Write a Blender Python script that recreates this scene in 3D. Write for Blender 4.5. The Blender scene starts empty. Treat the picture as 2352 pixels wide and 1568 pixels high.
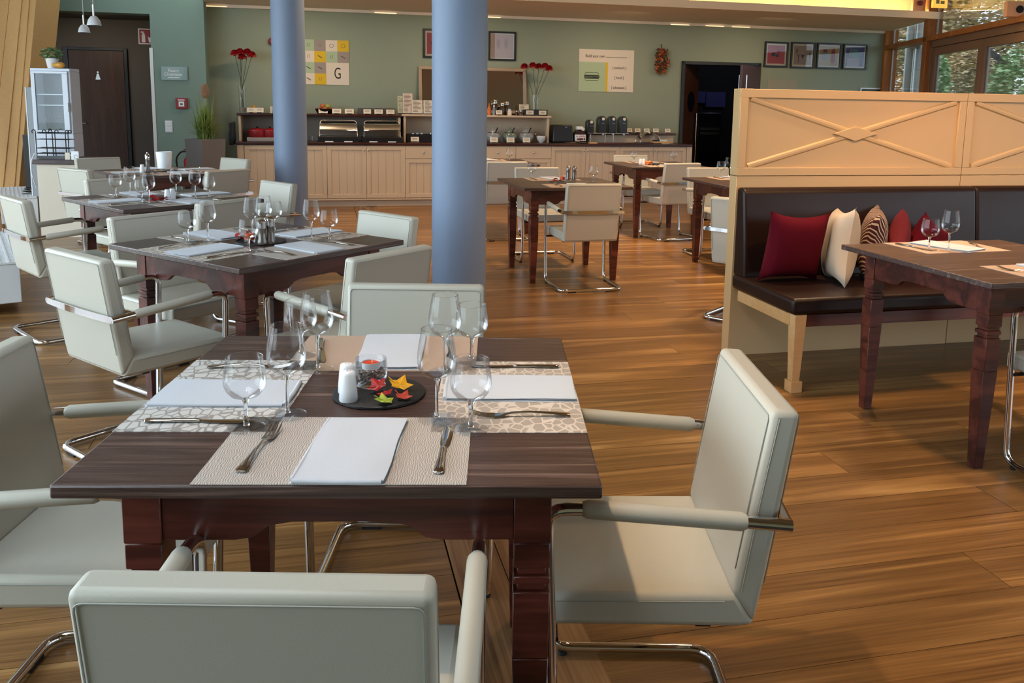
import bpy, math, random
from mathutils import Vector, Matrix
PI = math.pi
random.seed(7)
SC = bpy.context.scene
COL = SC.collection

# ------------------------------------------------------------------ camera
F_PX, CX, CY = 1930.5, 1200.9, 526.4
PITCH, ROLL, CAM_H = math.radians(8.316), math.radians(0.885), 1.386
FWD = Vector((0, math.cos(PITCH), -math.sin(PITCH)))
UP0 = Vector((0, math.sin(PITCH), math.cos(PITCH)))
RT0 = Vector((1, 0, 0))
RT = RT0 * math.cos(ROLL) + UP0 * math.sin(ROLL)
UP = UP0 * math.cos(ROLL) - RT0 * math.sin(ROLL)
CAM = Vector((0, 0, CAM_H))
cd = bpy.data.cameras.new('camera'); co = bpy.data.objects.new('camera', cd); COL.objects.link(co)
cd.sensor_width = 36; cd.lens = F_PX / 2352 * 36
cd.shift_x = -(CX - 1176) / 2352; cd.shift_y = (CY - 784) / 2352
cd.clip_start = 0.05; cd.clip_end = 300
co.matrix_world = Matrix(((RT.x, UP.x, -FWD.x, CAM.x), (RT.y, UP.y, -FWD.y, CAM.y), (RT.z, UP.z, -FWD.z, CAM.z), (0, 0, 0, 1)))
SC.camera = co

# ------------------------------------------------------------------ world, lights, exposure
w = bpy.data.worlds.new('world'); SC.world = w; w.use_nodes = True
nt = w.node_tree; nt.nodes.clear()
bg = nt.nodes.new('ShaderNodeBackground'); wo = nt.nodes.new('ShaderNodeOutputWorld')
bg.inputs[0].default_value = (0.74, 0.87, 1.0, 1); bg.inputs[1].default_value = 2.6
nt.links.new(bg.outputs[0], wo.inputs[0])
SC.view_settings.view_transform = 'Standard'; SC.view_settings.look = 'None'
SC.view_settings.gamma = 1; SC.view_settings.use_curve_mapping = False
SC.view_settings.exposure = 0.16
SC.cycles.use_denoising = True
SC.cycles.max_bounces = 12; SC.cycles.transparent_max_bounces = 32
SC.cycles.diffuse_bounces = 4; SC.cycles.glossy_bounces = 8; SC.cycles.transmission_bounces = 10
SC.cycles.caustics_reflective = False; SC.cycles.caustics_refractive = False
SC.cycles.sample_clamp_indirect = 8

sun_l = bpy.data.lights.new('overcast_sun', 'SUN'); sun_l.energy = 2.6; sun_l.angle = math.radians(60); sun_l.color = (0.92, 0.96, 1.0)
sun_o = bpy.data.objects.new('overcast_sun', sun_l); COL.objects.link(sun_o); sun_o.rotation_euler = Vector((0.55, 0.45, -0.9)).to_track_quat('-Z', 'Y').to_euler()
def area(name, loc, target, sx, sy, power, col, spread=180):
    l = bpy.data.lights.new(name, 'AREA'); l.shape = 'RECTANGLE'; l.size = sx; l.size_y = sy
    l.energy = power; l.color = col; l.spread = math.radians(spread)
    o = bpy.data.objects.new(name, l); COL.objects.link(o); o.location = loc
    o.rotation_euler = (Vector(target) - Vector(loc)).to_track_quat('-Z', 'Y').to_euler()
    return o
# daylight through the glass front on the left
area('daylight_window_bay', (-4.3, 0.6, 1.9), (0, 2.2, 0.8), 5.0, 2.8, 200, (0.72, 0.89, 1.0))
area('daylight_window_bay', (-6.2, 5.0, 1.9), (-1, 6.0, 0.9), 4.0, 2.8, 150, (0.72, 0.89, 1.0))
# warm ceiling lamps of the room (mostly over the right half)
WARM = (1.0, 0.68, 0.40)
for (x, y, p) in ((2.7, 1.2, 14), (3.2, 3.0, 40), (2.2, 6.0, 50), (1.0, 8.8, 52), (3.8, 8.6, 44), (-1.6, 9.2, 30), (1.2, 4.4, 26)):
    area('ceiling_downlight', (x, y, 3.55), (x + (.5 if x > 1.1 else 0), y, 0), 0.3, 0.3, p, WARM, 105)
area('ceiling_spot', (-0.75, 1.5, 3.5), (0.35, 1.75, 0.4), 0.07, 0.07, 3.2, WARM, 45)
area('roof_window_light', (-1.3, 1.2, 3.85), (-0.9, 1.6, 0), 2.4, 1.4, 84, (0.72, 0.88, 1.0))
area('partition_spot', (2.2, 2.2, 3.5), (2.2, 4.75, 1.5), 0.1, 0.1, 11, (1.0, .50, .20), 70)

# ------------------------------------------------------------------ room frame (13.15 degrees to the camera)
G = 0.2296; D0 = 12.55
U3 = Vector((math.cos(G), math.sin(G), 0)); V3 = Vector((-math.sin(G), math.cos(G), 0))
O3 = Vector((0, D0, 0)); PO = Vector((1.176, 4.632, 0))
def RW(u, off, z=0.0): return O3 + U3 * u - V3 * off + Vector((0, 0, z))
def RP(u, off, z=0.0): return PO + U3 * u - V3 * off + Vector((0, 0, z))
def ray(px, py): return FWD + RT * ((px - CX) / F_PX) - UP * ((py - CY) / F_PX)
def on_z(px, py, z):
    d = ray(px, py); return CAM + d * ((z - CAM.z) / d.z)
def on_wall(px, py, off=0.0):          # point of the plane `off` metres in front of the rear wall, as (u, z)
    d = ray(px, py); P = CAM + d * ((V3.dot(O3 - V3 * off - CAM)) / V3.dot(d)); return ((P - O3).dot(U3), P.z)
def on_part(px, py, off=0.0):
    d = ray(px, py); P = CAM + d * ((V3.dot(PO - V3 * off - CAM)) / V3.dot(d)); return ((P - PO).dot(U3), P.z)

# ------------------------------------------------------------------ materials
def lin(h):
    h = h.lstrip('#'); c = [int(h[i:i+2], 16) / 255 for i in (0, 2, 4)]
    return tuple((x / 12.92 if x <= 0.04045 else ((x + 0.055) / 1.055) ** 2.4) for x in c) + (1,)
def mat(name, col='#808080', rough=0.5, metal=0.0, spec=0.5, emit=None, es=1.0, coat=0.0, var=0.0, vscale=6.0, bump=0.0, bscale=200.0, trans=0.0, alpha=1.0, sheen=0.0):
    m = bpy.data.materials.new(name); m.use_nodes = True
    n = m.node_tree; b = n.nodes['Principled BSDF']
    c = lin(col) if isinstance(col, str) else col
    b.inputs['Base Color'].default_value = c
    b.inputs['Roughness'].default_value = rough; b.inputs['Metallic'].default_value = metal
    b.inputs['Specular IOR Level'].default_value = spec
    b.inputs['Coat Weight'].default_value = coat
    b.inputs['Transmission Weight'].default_value = trans
    b.inputs['Sheen Weight'].default_value = sheen
    if emit: b.inputs['Emission Color'].default_value = lin(emit) if isinstance(emit, str) else emit; b.inputs['Emission Strength'].default_value = es
    tc = n.nodes.new('ShaderNodeTexCoord')
    if var > 0:
        no = n.nodes.new('ShaderNodeTexNoise'); no.inputs['Scale'].default_value = vscale; no.inputs['Detail'].default_value = 4
        mx = n.nodes.new('ShaderNodeMix'); mx.data_type = 'RGBA'
        mx.inputs[6].default_value = tuple(x * (1 - var) for x in c[:3]) + (1,); mx.inputs[7].default_value = tuple(min(1, x * (1 + var)) for x in c[:3]) + (1,)
        n.links.new(tc.outputs['Object'], no.inputs['Vector']); n.links.new(no.outputs['Fac'], mx.inputs[0]); n.links.new(mx.outputs[2], b.inputs['Base Color'])
    if bump > 0:
        no = n.nodes.new('ShaderNodeTexNoise'); no.inputs['Scale'].default_value = bscale; no.inputs['Detail'].default_value = 3
        bp = n.nodes.new('ShaderNodeBump'); bp.inputs['Strength'].default_value = bump; bp.inputs['Distance'].default_value = 0.002
        n.links.new(tc.outputs['Object'], no.inputs['Vector']); n.links.new(no.outputs['Fac'], bp.inputs['Height']); n.links.new(bp.outputs[0], b.inputs['Normal'])
    return m
def wood(name, c1, c2, rough=0.35, scale=(1.2, 14, 14), rings=3.0, rand=0.0, bump=0.15, fine=60, spec=0.5, c3=None):
    """grain runs along object X"""
    m = bpy.data.materials.new(name); m.use_nodes = True; n = m.node_tree; L = n.links; b = n.nodes['Principled BSDF']
    tc = n.nodes.new('ShaderNodeTexCoord'); mp = n.nodes.new('ShaderNodeMapping'); mp.inputs['Scale'].default_value = scale
    oi = n.nodes.new('ShaderNodeObjectInfo'); cm = n.nodes.new('ShaderNodeCombineXYZ'); mu = n.nodes.new('ShaderNodeMath'); mu.operation = 'MULTIPLY'; mu.inputs[1].default_value = 37
    L.new(oi.outputs['Random'], mu.inputs[0]); L.new(mu.outputs[0], cm.inputs[0]); L.new(mu.outputs[0], cm.inputs[1])
    L.new(tc.outputs['Object'], mp.inputs['Vector']); L.new(cm.outputs[0], mp.inputs['Location'])
    n1 = n.nodes.new('ShaderNodeTexNoise'); n1.inputs['Scale'].default_value = 1.0; n1.inputs['Detail'].default_value = 5; n1.inputs['Distortion'].default_value = 1.2
    L.new(mp.outputs[0], n1.inputs['Vector'])
    wv = n.nodes.new('ShaderNodeMath'); wv.operation = 'MULTIPLY'; wv.inputs[1].default_value = rings * 6.28; L.new(n1.outputs['Fac'], wv.inputs[0])
    sn = n.nodes.new('ShaderNodeMath'); sn.operation = 'SINE'; L.new(wv.outputs[0], sn.inputs[0])
    mr = n.nodes.new('ShaderNodeMapRange'); mr.inputs[1].default_value = -1; mr.inputs[2].default_value = 1; L.new(sn.outputs[0], mr.inputs[0])
    n2 = n.nodes.new('ShaderNodeTexNoise'); n2.inputs['Scale'].default_value = 1.0; n2.inputs['Detail'].default_value = 6; n2.inputs['Roughness'].default_value = .7
    mp2 = n.nodes.new('ShaderNodeMapping'); mp2.inputs['Scale'].default_value = (scale[0] * 2.5, fine, fine); L.new(tc.outputs['Object'], mp2.inputs['Vector']); L.new(cm.outputs[0], mp2.inputs['Location']); L.new(mp2.outputs[0], n2.inputs['Vector'])
    av = n.nodes.new('ShaderNodeMath'); av.operation = 'MULTIPLY_ADD'; av.inputs[1].default_value = 0.35; L.new(mr.outputs[0], av.inputs[0])
    h2 = n.nodes.new('ShaderNodeMath'); h2.operation = 'MULTIPLY'; h2.inputs[1].default_value = 0.65; L.new(n2.outputs['Fac'], h2.inputs[0]); L.new(h2.outputs[0], av.inputs[2])
    cr = n.nodes.new('ShaderNodeValToRGB'); e = cr.color_ramp.elements; e[0].position = .25; e[0].color = lin(c1); e[1].position = .75; e[1].color = lin(c2)
    if c3: x = e.new(.5); x.color = lin(c3)
    L.new(av.outputs[0], cr.inputs[0]); out = cr.outputs[0]
    if rand > 0:
        hs = n.nodes.new('ShaderNodeHueSaturation'); r2 = n.nodes.new('ShaderNodeMapRange'); r2.inputs[3].default_value = 1 - rand; r2.inputs[4].default_value = 1 + rand
        L.new(oi.outputs['Random'], r2.inputs[0]); L.new(r2.outputs[0], hs.inputs['Value']); L.new(out, hs.inputs['Color']); out = hs.outputs[0]
    L.new(out, b.inputs['Base Color']); b.inputs['Roughness'].default_value = rough; b.inputs['Specular IOR Level'].default_value = spec
    bp = n.nodes.new('ShaderNodeBump'); bp.inputs['Strength'].default_value = bump; bp.inputs['Distance'].default_value = 0.002; L.new(av.outputs[0], bp.inputs['Height']); L.new(bp.outputs[0], b.inputs['Normal'])
    return m
def thin_glass(name, tint=(1, 1, 1, 1), strength=1.0, lo=0.03, hi=0.75, blend=0.35, rough=0.0):
    m = bpy.data.materials.new(name); m.use_nodes = True; n = m.node_tree; n.nodes.clear(); L = n.links
    o = n.nodes.new('ShaderNodeOutputMaterial'); t = n.nodes.new('ShaderNodeBsdfTransparent'); g = n.nodes.new('ShaderNodeBsdfGlossy'); x = n.nodes.new('ShaderNodeMixShader')
    lw = n.nodes.new('ShaderNodeLayerWeight'); lw.inputs[0].default_value = blend
    mr = n.nodes.new('ShaderNodeMapRange'); mr.inputs[3].default_value = lo; mr.inputs[4].default_value = hi
    t.inputs[0].default_value = tint; g.inputs['Roughness'].default_value = rough
    L.new(lw.outputs['Fresnel'], mr.inputs[0]); L.new(mr.outputs[0], x.inputs[0]); L.new(t.outputs[0], x.inputs[1]); L.new(g.outputs[0], x.inputs[2]); L.new(x.outputs[0], o.inputs[0])
    return m
M = {}
M['leather'] = mat('cream_leather', '#bdb9ab', 0.42, spec=0.4, var=0.03, vscale=3, bump=0.12, bscale=320)
M['seam'] = mat('leather_seam', '#9f9e94', 0.6)
M['chrome'] = mat('chrome', '#d8d8d8', 0.07, metal=1.0)
M['steel'] = mat('brushed_steel', '#b8b8b6', 0.25, metal=1.0)
M['cutlery'] = mat('cutlery_steel', '#d0ccc6', 0.12, metal=1.0)
M['rubber'] = mat('black_rubber', '#101010', 0.7)
M['black'] = mat('black_plastic', '#0c0c0e', 0.35)
M['tabletop'] = wood('dark_tabletop_wood', '#33211d', '#8a7066', 0.34, (1.3, 30, 30), 1.6, 0.0, 0.8, 150, 0.6, '#57423b')
M['tablewood'] = wood('red_brown_table_wood', '#34150f', '#693428', 0.32, (1.0, 9, 9), 2.0, 0.12, 0.15, 60, 0.5, '#4e2219')
M['oak'] = wood('oak_floor_plank', '#60401f', '#c29a62', 0.30, (0.5, 8, 8), 1.3, 0.17, 0.22, 95, 0.5, '#936a3b')
M['oakb'] = wood('oak_border_plank', '#4a3220', '#9c744a', 0.34, (0.5, 14, 14), 2.2, 0.12, 0.22, 80, 0.5, '#745232')
M['beam'] = wood('pale_glulam_wood', '#cb9a5a', '#dcb075', 0.5, (10, 10, .5), .6, 0.04, 0.05, 40, 0.3)
M['postwood'] = wood('orange_window_post_wood', '#8f5424', '#b87838', 0.4, (8, 8, 1), 1.6, 0.06, 0.1, 30, 0.3)
M['paleleg'] = wood('pale_bench_wood', '#c99a63', '#e3bd8a', 0.4, (3, 3, 1), 1.6, 0.0, 0.1, 30, 0.4)
M['redwood'] = wood('worktop_wood', '#2a0e0a', '#4c2018', 0.28, (1, 9, 9), 1.8, 0.0, 0.1, 50, 0.5)
M['darkdoor'] = wood('dark_brown_door_wood', '#3a2113', '#4e2f1d', 0.45, (14, 14, 1), 1.8, 0.0, 0.08, 50, 0.4)
M['cream'] = mat('cream_cabinet_paint', '#cdb79c', 0.42, var=0.02)
M['part'] = mat('partition_cream_paint', '#cba878', 0.45, var=0.015, vscale=3)
M['green'] = mat('sage_green_wall', '#909b88', 0.8, var=0.03, vscale=1.5, bump=0.05)
M['green2'] = mat('blue_green_wall', '#7b938a', 0.8, var=0.03, vscale=1.5, bump=0.05)
M['taupe'] = mat('grey_brown_wall', '#5b544e', 0.85, var=0.03, vscale=1.5)
M['ceil'] = mat('white_ceiling_paint', '#e8ddd0', 0.8)
M['coveW'] = mat('cove_paint', '#f2dfa8', 0.7)
M['pillar'] = mat('pillar_paint', '#7f90aa', 0.5, var=0.015, vscale=4, bump=0.05)
M['bench'] = mat('dark_brown_bench_leather', '#20110c', 0.40, spec=0.3, var=0.1, vscale=4, bump=0.15, bscale=120)
M['white'] = mat('white_porcelain', '#e8ebee', 0.25, spec=0.5)
M['whitep'] = mat('white_plastic', '#dfe3e6', 0.4)
M['napkin'] = mat('white_napkin_cloth', '#bfc4cc', 0.85, sheen=0.2, bump=0.25, bscale=700)
M['card'] = mat('cream_card', '#e6dcc8', 0.7)
M['print'] = mat('grey_print', '#6b5c50', 0.7)
M['ink'] = mat('black_ink', '#141414', 0.6)
M['frame'] = mat('black_picture_frame', '#0a0a0a', 0.4)
M['glass'] = thin_glass('thin_clear_glass', (0.985, 0.99, 0.995, 1), 1, 0.02, 0.55, 0.22)
M['pane'] = thin_glass('window_glass', (0.96, 0.98, 0.98, 1), 1, 0.03, 0.6, 0.3)
M['footglass'] = thin_glass('foot_clear_glass', (0.985, 0.99, 0.995, 1), 1, 0.02, 0.22, 0.2)
M['pane2'] = thin_glass('fridge_glass', (0.9, 0.92, 0.93, 1), 1, 0.02, 0.18, 0.3)
M['stemglass'] = mat('clear_stem_glass', '#ffffff', 0.0, trans=1.0)
M['slate'] = mat('black_slate', '#15171a', 0.5, var=0.4, vscale=60, bump=0.8, bscale=180)
M['red'] = mat('red_paint', '#8c1620', 0.4)
M['flower'] = mat('red_petals', '#b00d14', 0.6, var=0.25, vscale=30)
M['grass'] = mat('grass_green', '#8aa055', 0.6, var=0.35, vscale=12)
M['leafg'] = mat('plant_leaf_green', '#6f9165', 0.6, var=0.5, vscale=30)
M['stemg'] = mat('flower_stem_green', '#4a5038', 0.6)
M['sidepaint'] = mat('sideboard_white_paint', '#ddd3c0', .45)
M['planter'] = mat('grey_concrete_planter', '#6f6a68', 0.7, var=0.06, vscale=8)
M['yellow'] = mat('yellow_print', '#d8b418', 0.6)
M['mint'] = mat('mint_print', '#a9bf9d', 0.6)
M['greyp'] = mat('grey_print_block', '#9a8f88', 0.6)
M['paper'] = mat('white_poster_paper', '#ddd2c2', 0.5)
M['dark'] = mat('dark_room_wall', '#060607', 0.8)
M['ceramic'] = mat('grey_blue_glazed_jar', '#8e9497', 0.12, var=0.08)
M['ceramicg'] = mat('grey_green_glazed_jar', '#6f7e76', 0.12, var=0.08)
M['greymetal'] = mat('grey_metal_tray', '#77716d', 0.35, metal=0.7)
M['alu'] = mat('brown_aluminium_frame', '#7a5a42', 0.4)
M['cushred'] = mat('deep_red_cushion_fabric', '#560818', 0.95, spec=.15, var=0.08, bump=0.3, bscale=400)
M['cushcream'] = mat('cream_cushion_fabric', '#c0ae98', 0.95, spec=.15, var=0.05, bump=0.3, bscale=300)
M['cushdust'] = mat('dusty_red_cushion_fabric', '#6c262c', 0.95, spec=.15, var=0.08, bump=0.3, bscale=400)
M['mirror'] = mat('mirror_glass', '#e8e8e8', 0.02, metal=1.0)
M['acrylic'] = thin_glass('clear_acrylic', (0.97, 0.97, 0.97, 1), 1, 0.08, 0.8, 0.4, 0.05)

def voronoi_mat(name, base, line, scale, width=0.06, rough=0.45, bump=0.3, stretch=(1, 1, 1)):
    m = bpy.data.materials.new(name); m.use_nodes = True; n = m.node_tree; L = n.links; b = n.nodes['Principled BSDF']
    tc = n.nodes.new('ShaderNodeTexCoord'); mp = n.nodes.new('ShaderNodeMapping'); mp.inputs['Scale'].default_value = stretch
    v = n.nodes.new('ShaderNodeTexVoronoi'); v.feature = 'DISTANCE_TO_EDGE'; v.inputs['Scale'].default_value = scale; v.inputs['Randomness'].default_value = 0.75
    L.new(tc.outputs['Object'], mp.inputs[0]); L.new(mp.outputs[0], v.inputs['Vector'])
    cr = n.nodes.new('ShaderNodeValToRGB'); e = cr.color_ramp.elements; e[0].position = width * .6; e[0].color = lin(line); e[1].position = width; e[1].color = lin(base)
    L.new(v.outputs['Distance'], cr.inputs[0]); L.new(cr.outputs[0], b.inputs['Base Color']); b.inputs['Roughness'].default_value = rough
    bp = n.nodes.new('ShaderNodeBump'); bp.inputs['Strength'].default_value = bump; bp.inputs['Distance'].default_value = 0.001
    L.new(cr.outputs[0], bp.inputs['Height']); L.new(bp.outputs[0], b.inputs['Normal'])
    return m
M['matcroc'] = voronoi_mat('crocodile_grain_placemat', '#a89c90', '#d6cabd', 34, 0.09, 0.4, 0.4, (1, 1.35, 1))
M['matcrocw'] = voronoi_mat('pale_crocodile_grain_placemat', '#cfccc8', '#98928c', 34, 0.09, 0.4, 0.4, (1, 1.35, 1))
def weave_mat(name, c1, c2):
    m = bpy.data.materials.new(name); m.use_nodes = True; n = m.node_tree; L = n.links; b = n.nodes['Principled BSDF']
    tc = n.nodes.new('ShaderNodeTexCoord'); w1 = n.nodes.new('ShaderNodeTexWave'); w1.inputs['Scale'].default_value = 75; w1.inputs['Distortion'].default_value = 9; w1.inputs['Detail'].default_value = 1.5; w1.inputs['Detail Scale'].default_value = 0.8
    L.new(tc.outputs['Object'], w1.inputs['Vector']); cr = n.nodes.new('ShaderNodeValToRGB'); e = cr.color_ramp.elements; e[0].color = lin(c1); e[1].color = lin(c2); e[0].position = .2; e[1].position = .8
    L.new(w1.outputs['Fac'], cr.inputs[0]); L.new(cr.outputs[0], b.inputs['Base Color']); b.inputs['Roughness'].default_value = 0.55
    bp = n.nodes.new('ShaderNodeBump'); bp.inputs['Strength'].default_value = .4; bp.inputs['Distance'].default_value = 0.001; L.new(w1.outputs['Fac'], bp.inputs['Height']); L.new(bp.outputs[0], b.inputs['Normal'])
    return m
M['matweave'] = weave_mat('woven_beige_placemat', '#9c938b', '#c3bab1')
M['matplain'] = mat('plain_beige_placemat', '#b79f8c', 0.6, bump=.2)

# ------------------------------------------------------------------ mesh builder
class MB:
    def __init__(s): s.v = []; s.f = []
    def add(s, vs, fs, T=None):
        o = len(s.v)
        s.v += [tuple(T @ Vector(v)) for v in vs] if T else [tuple(v) for v in vs]
        s.f += [tuple(i + o for i in f) for f in fs]; return s
    def box(s, x0, x1, y0, y1, z0, z1, T=None):
        return s.add([(x0, y0, z0), (x1, y0, z0), (x1, y1, z0), (x0, y1, z0), (x0, y0, z1), (x1, y0, z1), (x1, y1, z1), (x0, y1, z1)],
                     [(0, 3, 2, 1), (4, 5, 6, 7), (0, 1, 5, 4), (1, 2, 6, 5), (2, 3, 7, 6), (3, 0, 4, 7)], T)
    def taper(s, b, t, z0, z1, T=None):     # b, t = (x0,x1,y0,y1) at bottom and top
        return s.add([(b[0], b[2], z0), (b[1], b[2], z0), (b[1], b[3], z0), (b[0], b[3], z0), (t[0], t[2], z1), (t[1], t[2], z1), (t[1], t[3], z1), (t[0], t[3], z1)],
                     [(0, 3, 2, 1), (4, 5, 6, 7), (0, 1, 5, 4), (1, 2, 6, 5), (2, 3, 7, 6), (3, 0, 4, 7)], T)
    def prism(s, poly, a0, a1, axis='x', T=None):   # poly in the other two axes, extruded along axis
        n = len(poly)
        def P(p, a): return {'x': (a, p[0], p[1]), 'y': (p[0], a, p[1]), 'z': (p[0], p[1], a)}[axis]
        vs = [P(p, a0) for p in poly] + [P(p, a1) for p in poly]
        fs = [tuple(range(n))[::-1], tuple(range(n, 2 * n))] + [(i, (i + 1) % n, n + (i + 1) % n, n + i) for i in range(n)]
        return s.add(vs, fs, T)
    def lathe(s, prof, n=20, T=None, c=(0, 0, 0)):
        vs = []; fs = []
        for r, z in prof:
            for i in range(n):
                a = 2 * PI * i / n; vs.append((c[0] + r * math.cos(a), c[1] + r * math.sin(a), c[2] + z))
        for k in range(len(prof) - 1):
            for i in range(n):
                j = (i + 1) % n; fs.append((k * n + i, k * n + j, (k + 1) * n + j, (k + 1) * n + i))
        if prof[0][0] > 1e-5: fs.append(tuple(range(n))[::-1])
        if prof[-1][0] > 1e-5: fs.append(tuple(range((len(prof) - 1) * n, len(prof) * n)))
        return s.add(vs, fs, T)
    def cyl(s, c, r, h, n=16, r2=None, T=None): return s.lathe([(r, 0), (r if r2 is None else r2, h)], n, T, c)
    def tube(s, pts, r, n=8, closed=False, T=None, cap=True, flat=1.0):
        P = [Vector(p) for p in pts]; m = len(P); vs = []; fs = []
        rr = r if isinstance(r, (list, tuple)) else [r] * m
        tan = []
        for i in range(m):
            a = P[(i - 1) % m] if (closed or i > 0) else P[i]; b = P[(i + 1) % m] if (closed or i < m - 1) else P[i]
            t = (b - a); tan.append(t.normalized() if t.length > 1e-9 else Vector((0, 0, 1)))
        up = Vector((0, 0, 1)) if abs(tan[0].z) < .9 else Vector((1, 0, 0))
        nx = tan[0].cross(up).normalized()
        for i in range(m):
            nx = (nx - tan[i] * nx.dot(tan[i])); nx = nx.normalized() if nx.length > 1e-6 else tan[i].orthogonal().normalized()
            ny = tan[i].cross(nx)
            for k in range(n):
                a = 2 * PI * k / n; vs.append(P[i] + (nx * math.cos(a) + ny * math.sin(a) * flat) * rr[i])
        for i in range(m - 1 + (1 if closed else 0)):
            i2 = (i + 1) % m
            for k in range(n):
                k2 = (k + 1) % n; fs.append((i * n + k, i * n + k2, i2 * n + k2, i2 * n + k))
        if cap and not closed: fs.append(tuple(range(n))[::-1]); fs.append(tuple(range((m - 1) * n, m * n)))
        return s.add(vs, fs, T)
    def loft(s, secs, n=8, T=None):         # secs: (x, y, z, halfwidth_x, halfthick_z) along y
        vs = []; fs = []
        for (x, y, z, a, b) in secs:
            for k in range(n):
                t = 2 * PI * k / n; vs.append((x + a * math.cos(t), y, z + b * math.sin(t)))
        for i in range(len(secs) - 1):
            for k in range(n):
                k2 = (k + 1) % n; fs.append((i * n + k, i * n + k2, (i + 1) * n + k2, (i + 1) * n + k))
        fs.append(tuple(range(n))[::-1]); fs.append(tuple(range((len(secs) - 1) * n, len(secs) * n)))
        return s.add(vs, fs, T)
    def ball(s, c, r, n=10, sz=1.0, T=None):
        m = max(4, n // 2)
        return s.lathe([(r * math.sin(PI * k / m) if 0 < k < m else 1e-6, -r * sz * math.cos(PI * k / m)) for k in range(m + 1)], n, T, c)
def fillet(pts, rad, seg=5):
    P = [Vector(p) for p in pts]; out = [P[0]]
    for i in range(1, len(P) - 1):
        a = (P[i - 1] - P[i]); b = (P[i + 1] - P[i]); r = min(rad, a.length * .49, b.length * .49)
        p0 = P[i] + a.normalized() * r; p1 = P[i] + b.normalized() * r
        for k in range(seg + 1):
            t = k / seg; out.append(p0 * (1 - t) ** 2 + P[i] * 2 * t * (1 - t) + p1 * t * t)
    out.append(P[-1]); return out
def obj(name, mb, m, parent=None, loc=None, rz=0.0, bevel=0.0, seg=2, smooth=None, label=None, cat=None, group=None, kind=None, rot=None):
    me = bpy.data.meshes.new(name); me.from_pydata(mb.v, [], mb.f); me.update()
    me.materials.append(M[m] if isinstance(m, str) else m)
    if smooth is not None:
        me.shade_smooth(); me.set_sharp_from_angle(angle=math.radians(smooth))
    o = bpy.data.objects.new(name, me); COL.objects.link(o)
    if parent is not None: o.parent = parent
    if loc is not None: o.location = loc
    o.rotation_euler = rot if rot is not None else (0, 0, rz)
    if bevel > 0:
        b = o.modifiers.new('bevel', 'BEVEL'); b.width = bevel; b.segments = seg; b.limit_method = 'ANGLE'; b.angle_limit = math.radians(35); b.harden_normals = False
        if smooth is None: me.shade_smooth(); me.set_sharp_from_angle(angle=math.radians(50))
    tag(o, label, cat, group, kind); return o
def tag(o, label=None, cat=None, group=None, kind=None):
    if label: o['label'] = label
    if cat: o['category'] = cat
    if group: o['group'] = group
    if kind: o['kind'] = kind
    return o
def thing(name, label, cat, loc=(0, 0, 0), rz=0.0, group=None, rot=None):
    o = bpy.data.objects.new(name, None); COL.objects.link(o); o.empty_display_size = .1; o.location = loc; o.rotation_euler = rot if rot else (0, 0, rz)
    return tag(o, label, cat, group)
def kids(o): return [c for c in bpy.data.objects if c.parent == o]
KID = {}
def copy_tree(o, parent=None):
    if o.name not in KID: KID[o.name] = list(o.children)
    c = o.copy(); COL.objects.link(c)
    if parent: c.parent = parent
    for ch in KID[o.name]: copy_tree(ch, c)
    return c
def text_mesh(s, size, extrude=0.0006, align='CENTER'):
    cu = bpy.data.curves.new('text', 'FONT'); cu.body = s; cu.size = size; cu.extrude = extrude; cu.align_x = align; cu.align_y = 'CENTER'
    t = bpy.data.objects.new('text', cu); COL.objects.link(t)
    dg = bpy.context.evaluated_depsgraph_get(); dg.update(); me = bpy.data.meshes.new_from_object(t.evaluated_get(dg))
    mb = MB(); mb.v = [tuple(v.co) for v in me.vertices]; mb.f = [tuple(p.vertices) for p in me.polygons]
    bpy.data.objects.remove(t); bpy.data.curves.remove(cu); bpy.data.meshes.remove(me); return mb
def text(name, s, size, m, parent, loc, rot=(PI / 2, 0, 0), sx=1.0, align='CENTER'):
    mb = text_mesh(s, size, align=align); mb.v = [(v[0] * sx, v[1], v[2]) for v in mb.v]
    return obj(name, mb, m, parent, loc, rot=rot)
# ================================================================== ROOM
OW = O3; V_O = V3.dot(O3); U_O = U3.dot(O3)
def wallbox(name, u0, u1, off0, off1, z0, z1, m, kind='structure', parent=None, bevel=0, **k):
    uc, oc = (u0 + u1) / 2, (off0 + off1) / 2
    mb = MB().box(u0 - uc, u1 - uc, -(max(off0, off1) - oc), (oc - min(off0, off1)), 0, z1 - z0)
    return obj(name, mb, m, parent, RW(uc, oc, z0), G, bevel=bevel, kind=kind if parent is None else None, **k)

floor = obj('floor', MB().box(-10, 10, -18, 0, -0.05, -0.012), mat('floor_gap_dark', '#1c1009', 0.8), None, RW(0, 0, 0) - V3 * -5.2, G, kind='structure')
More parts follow.
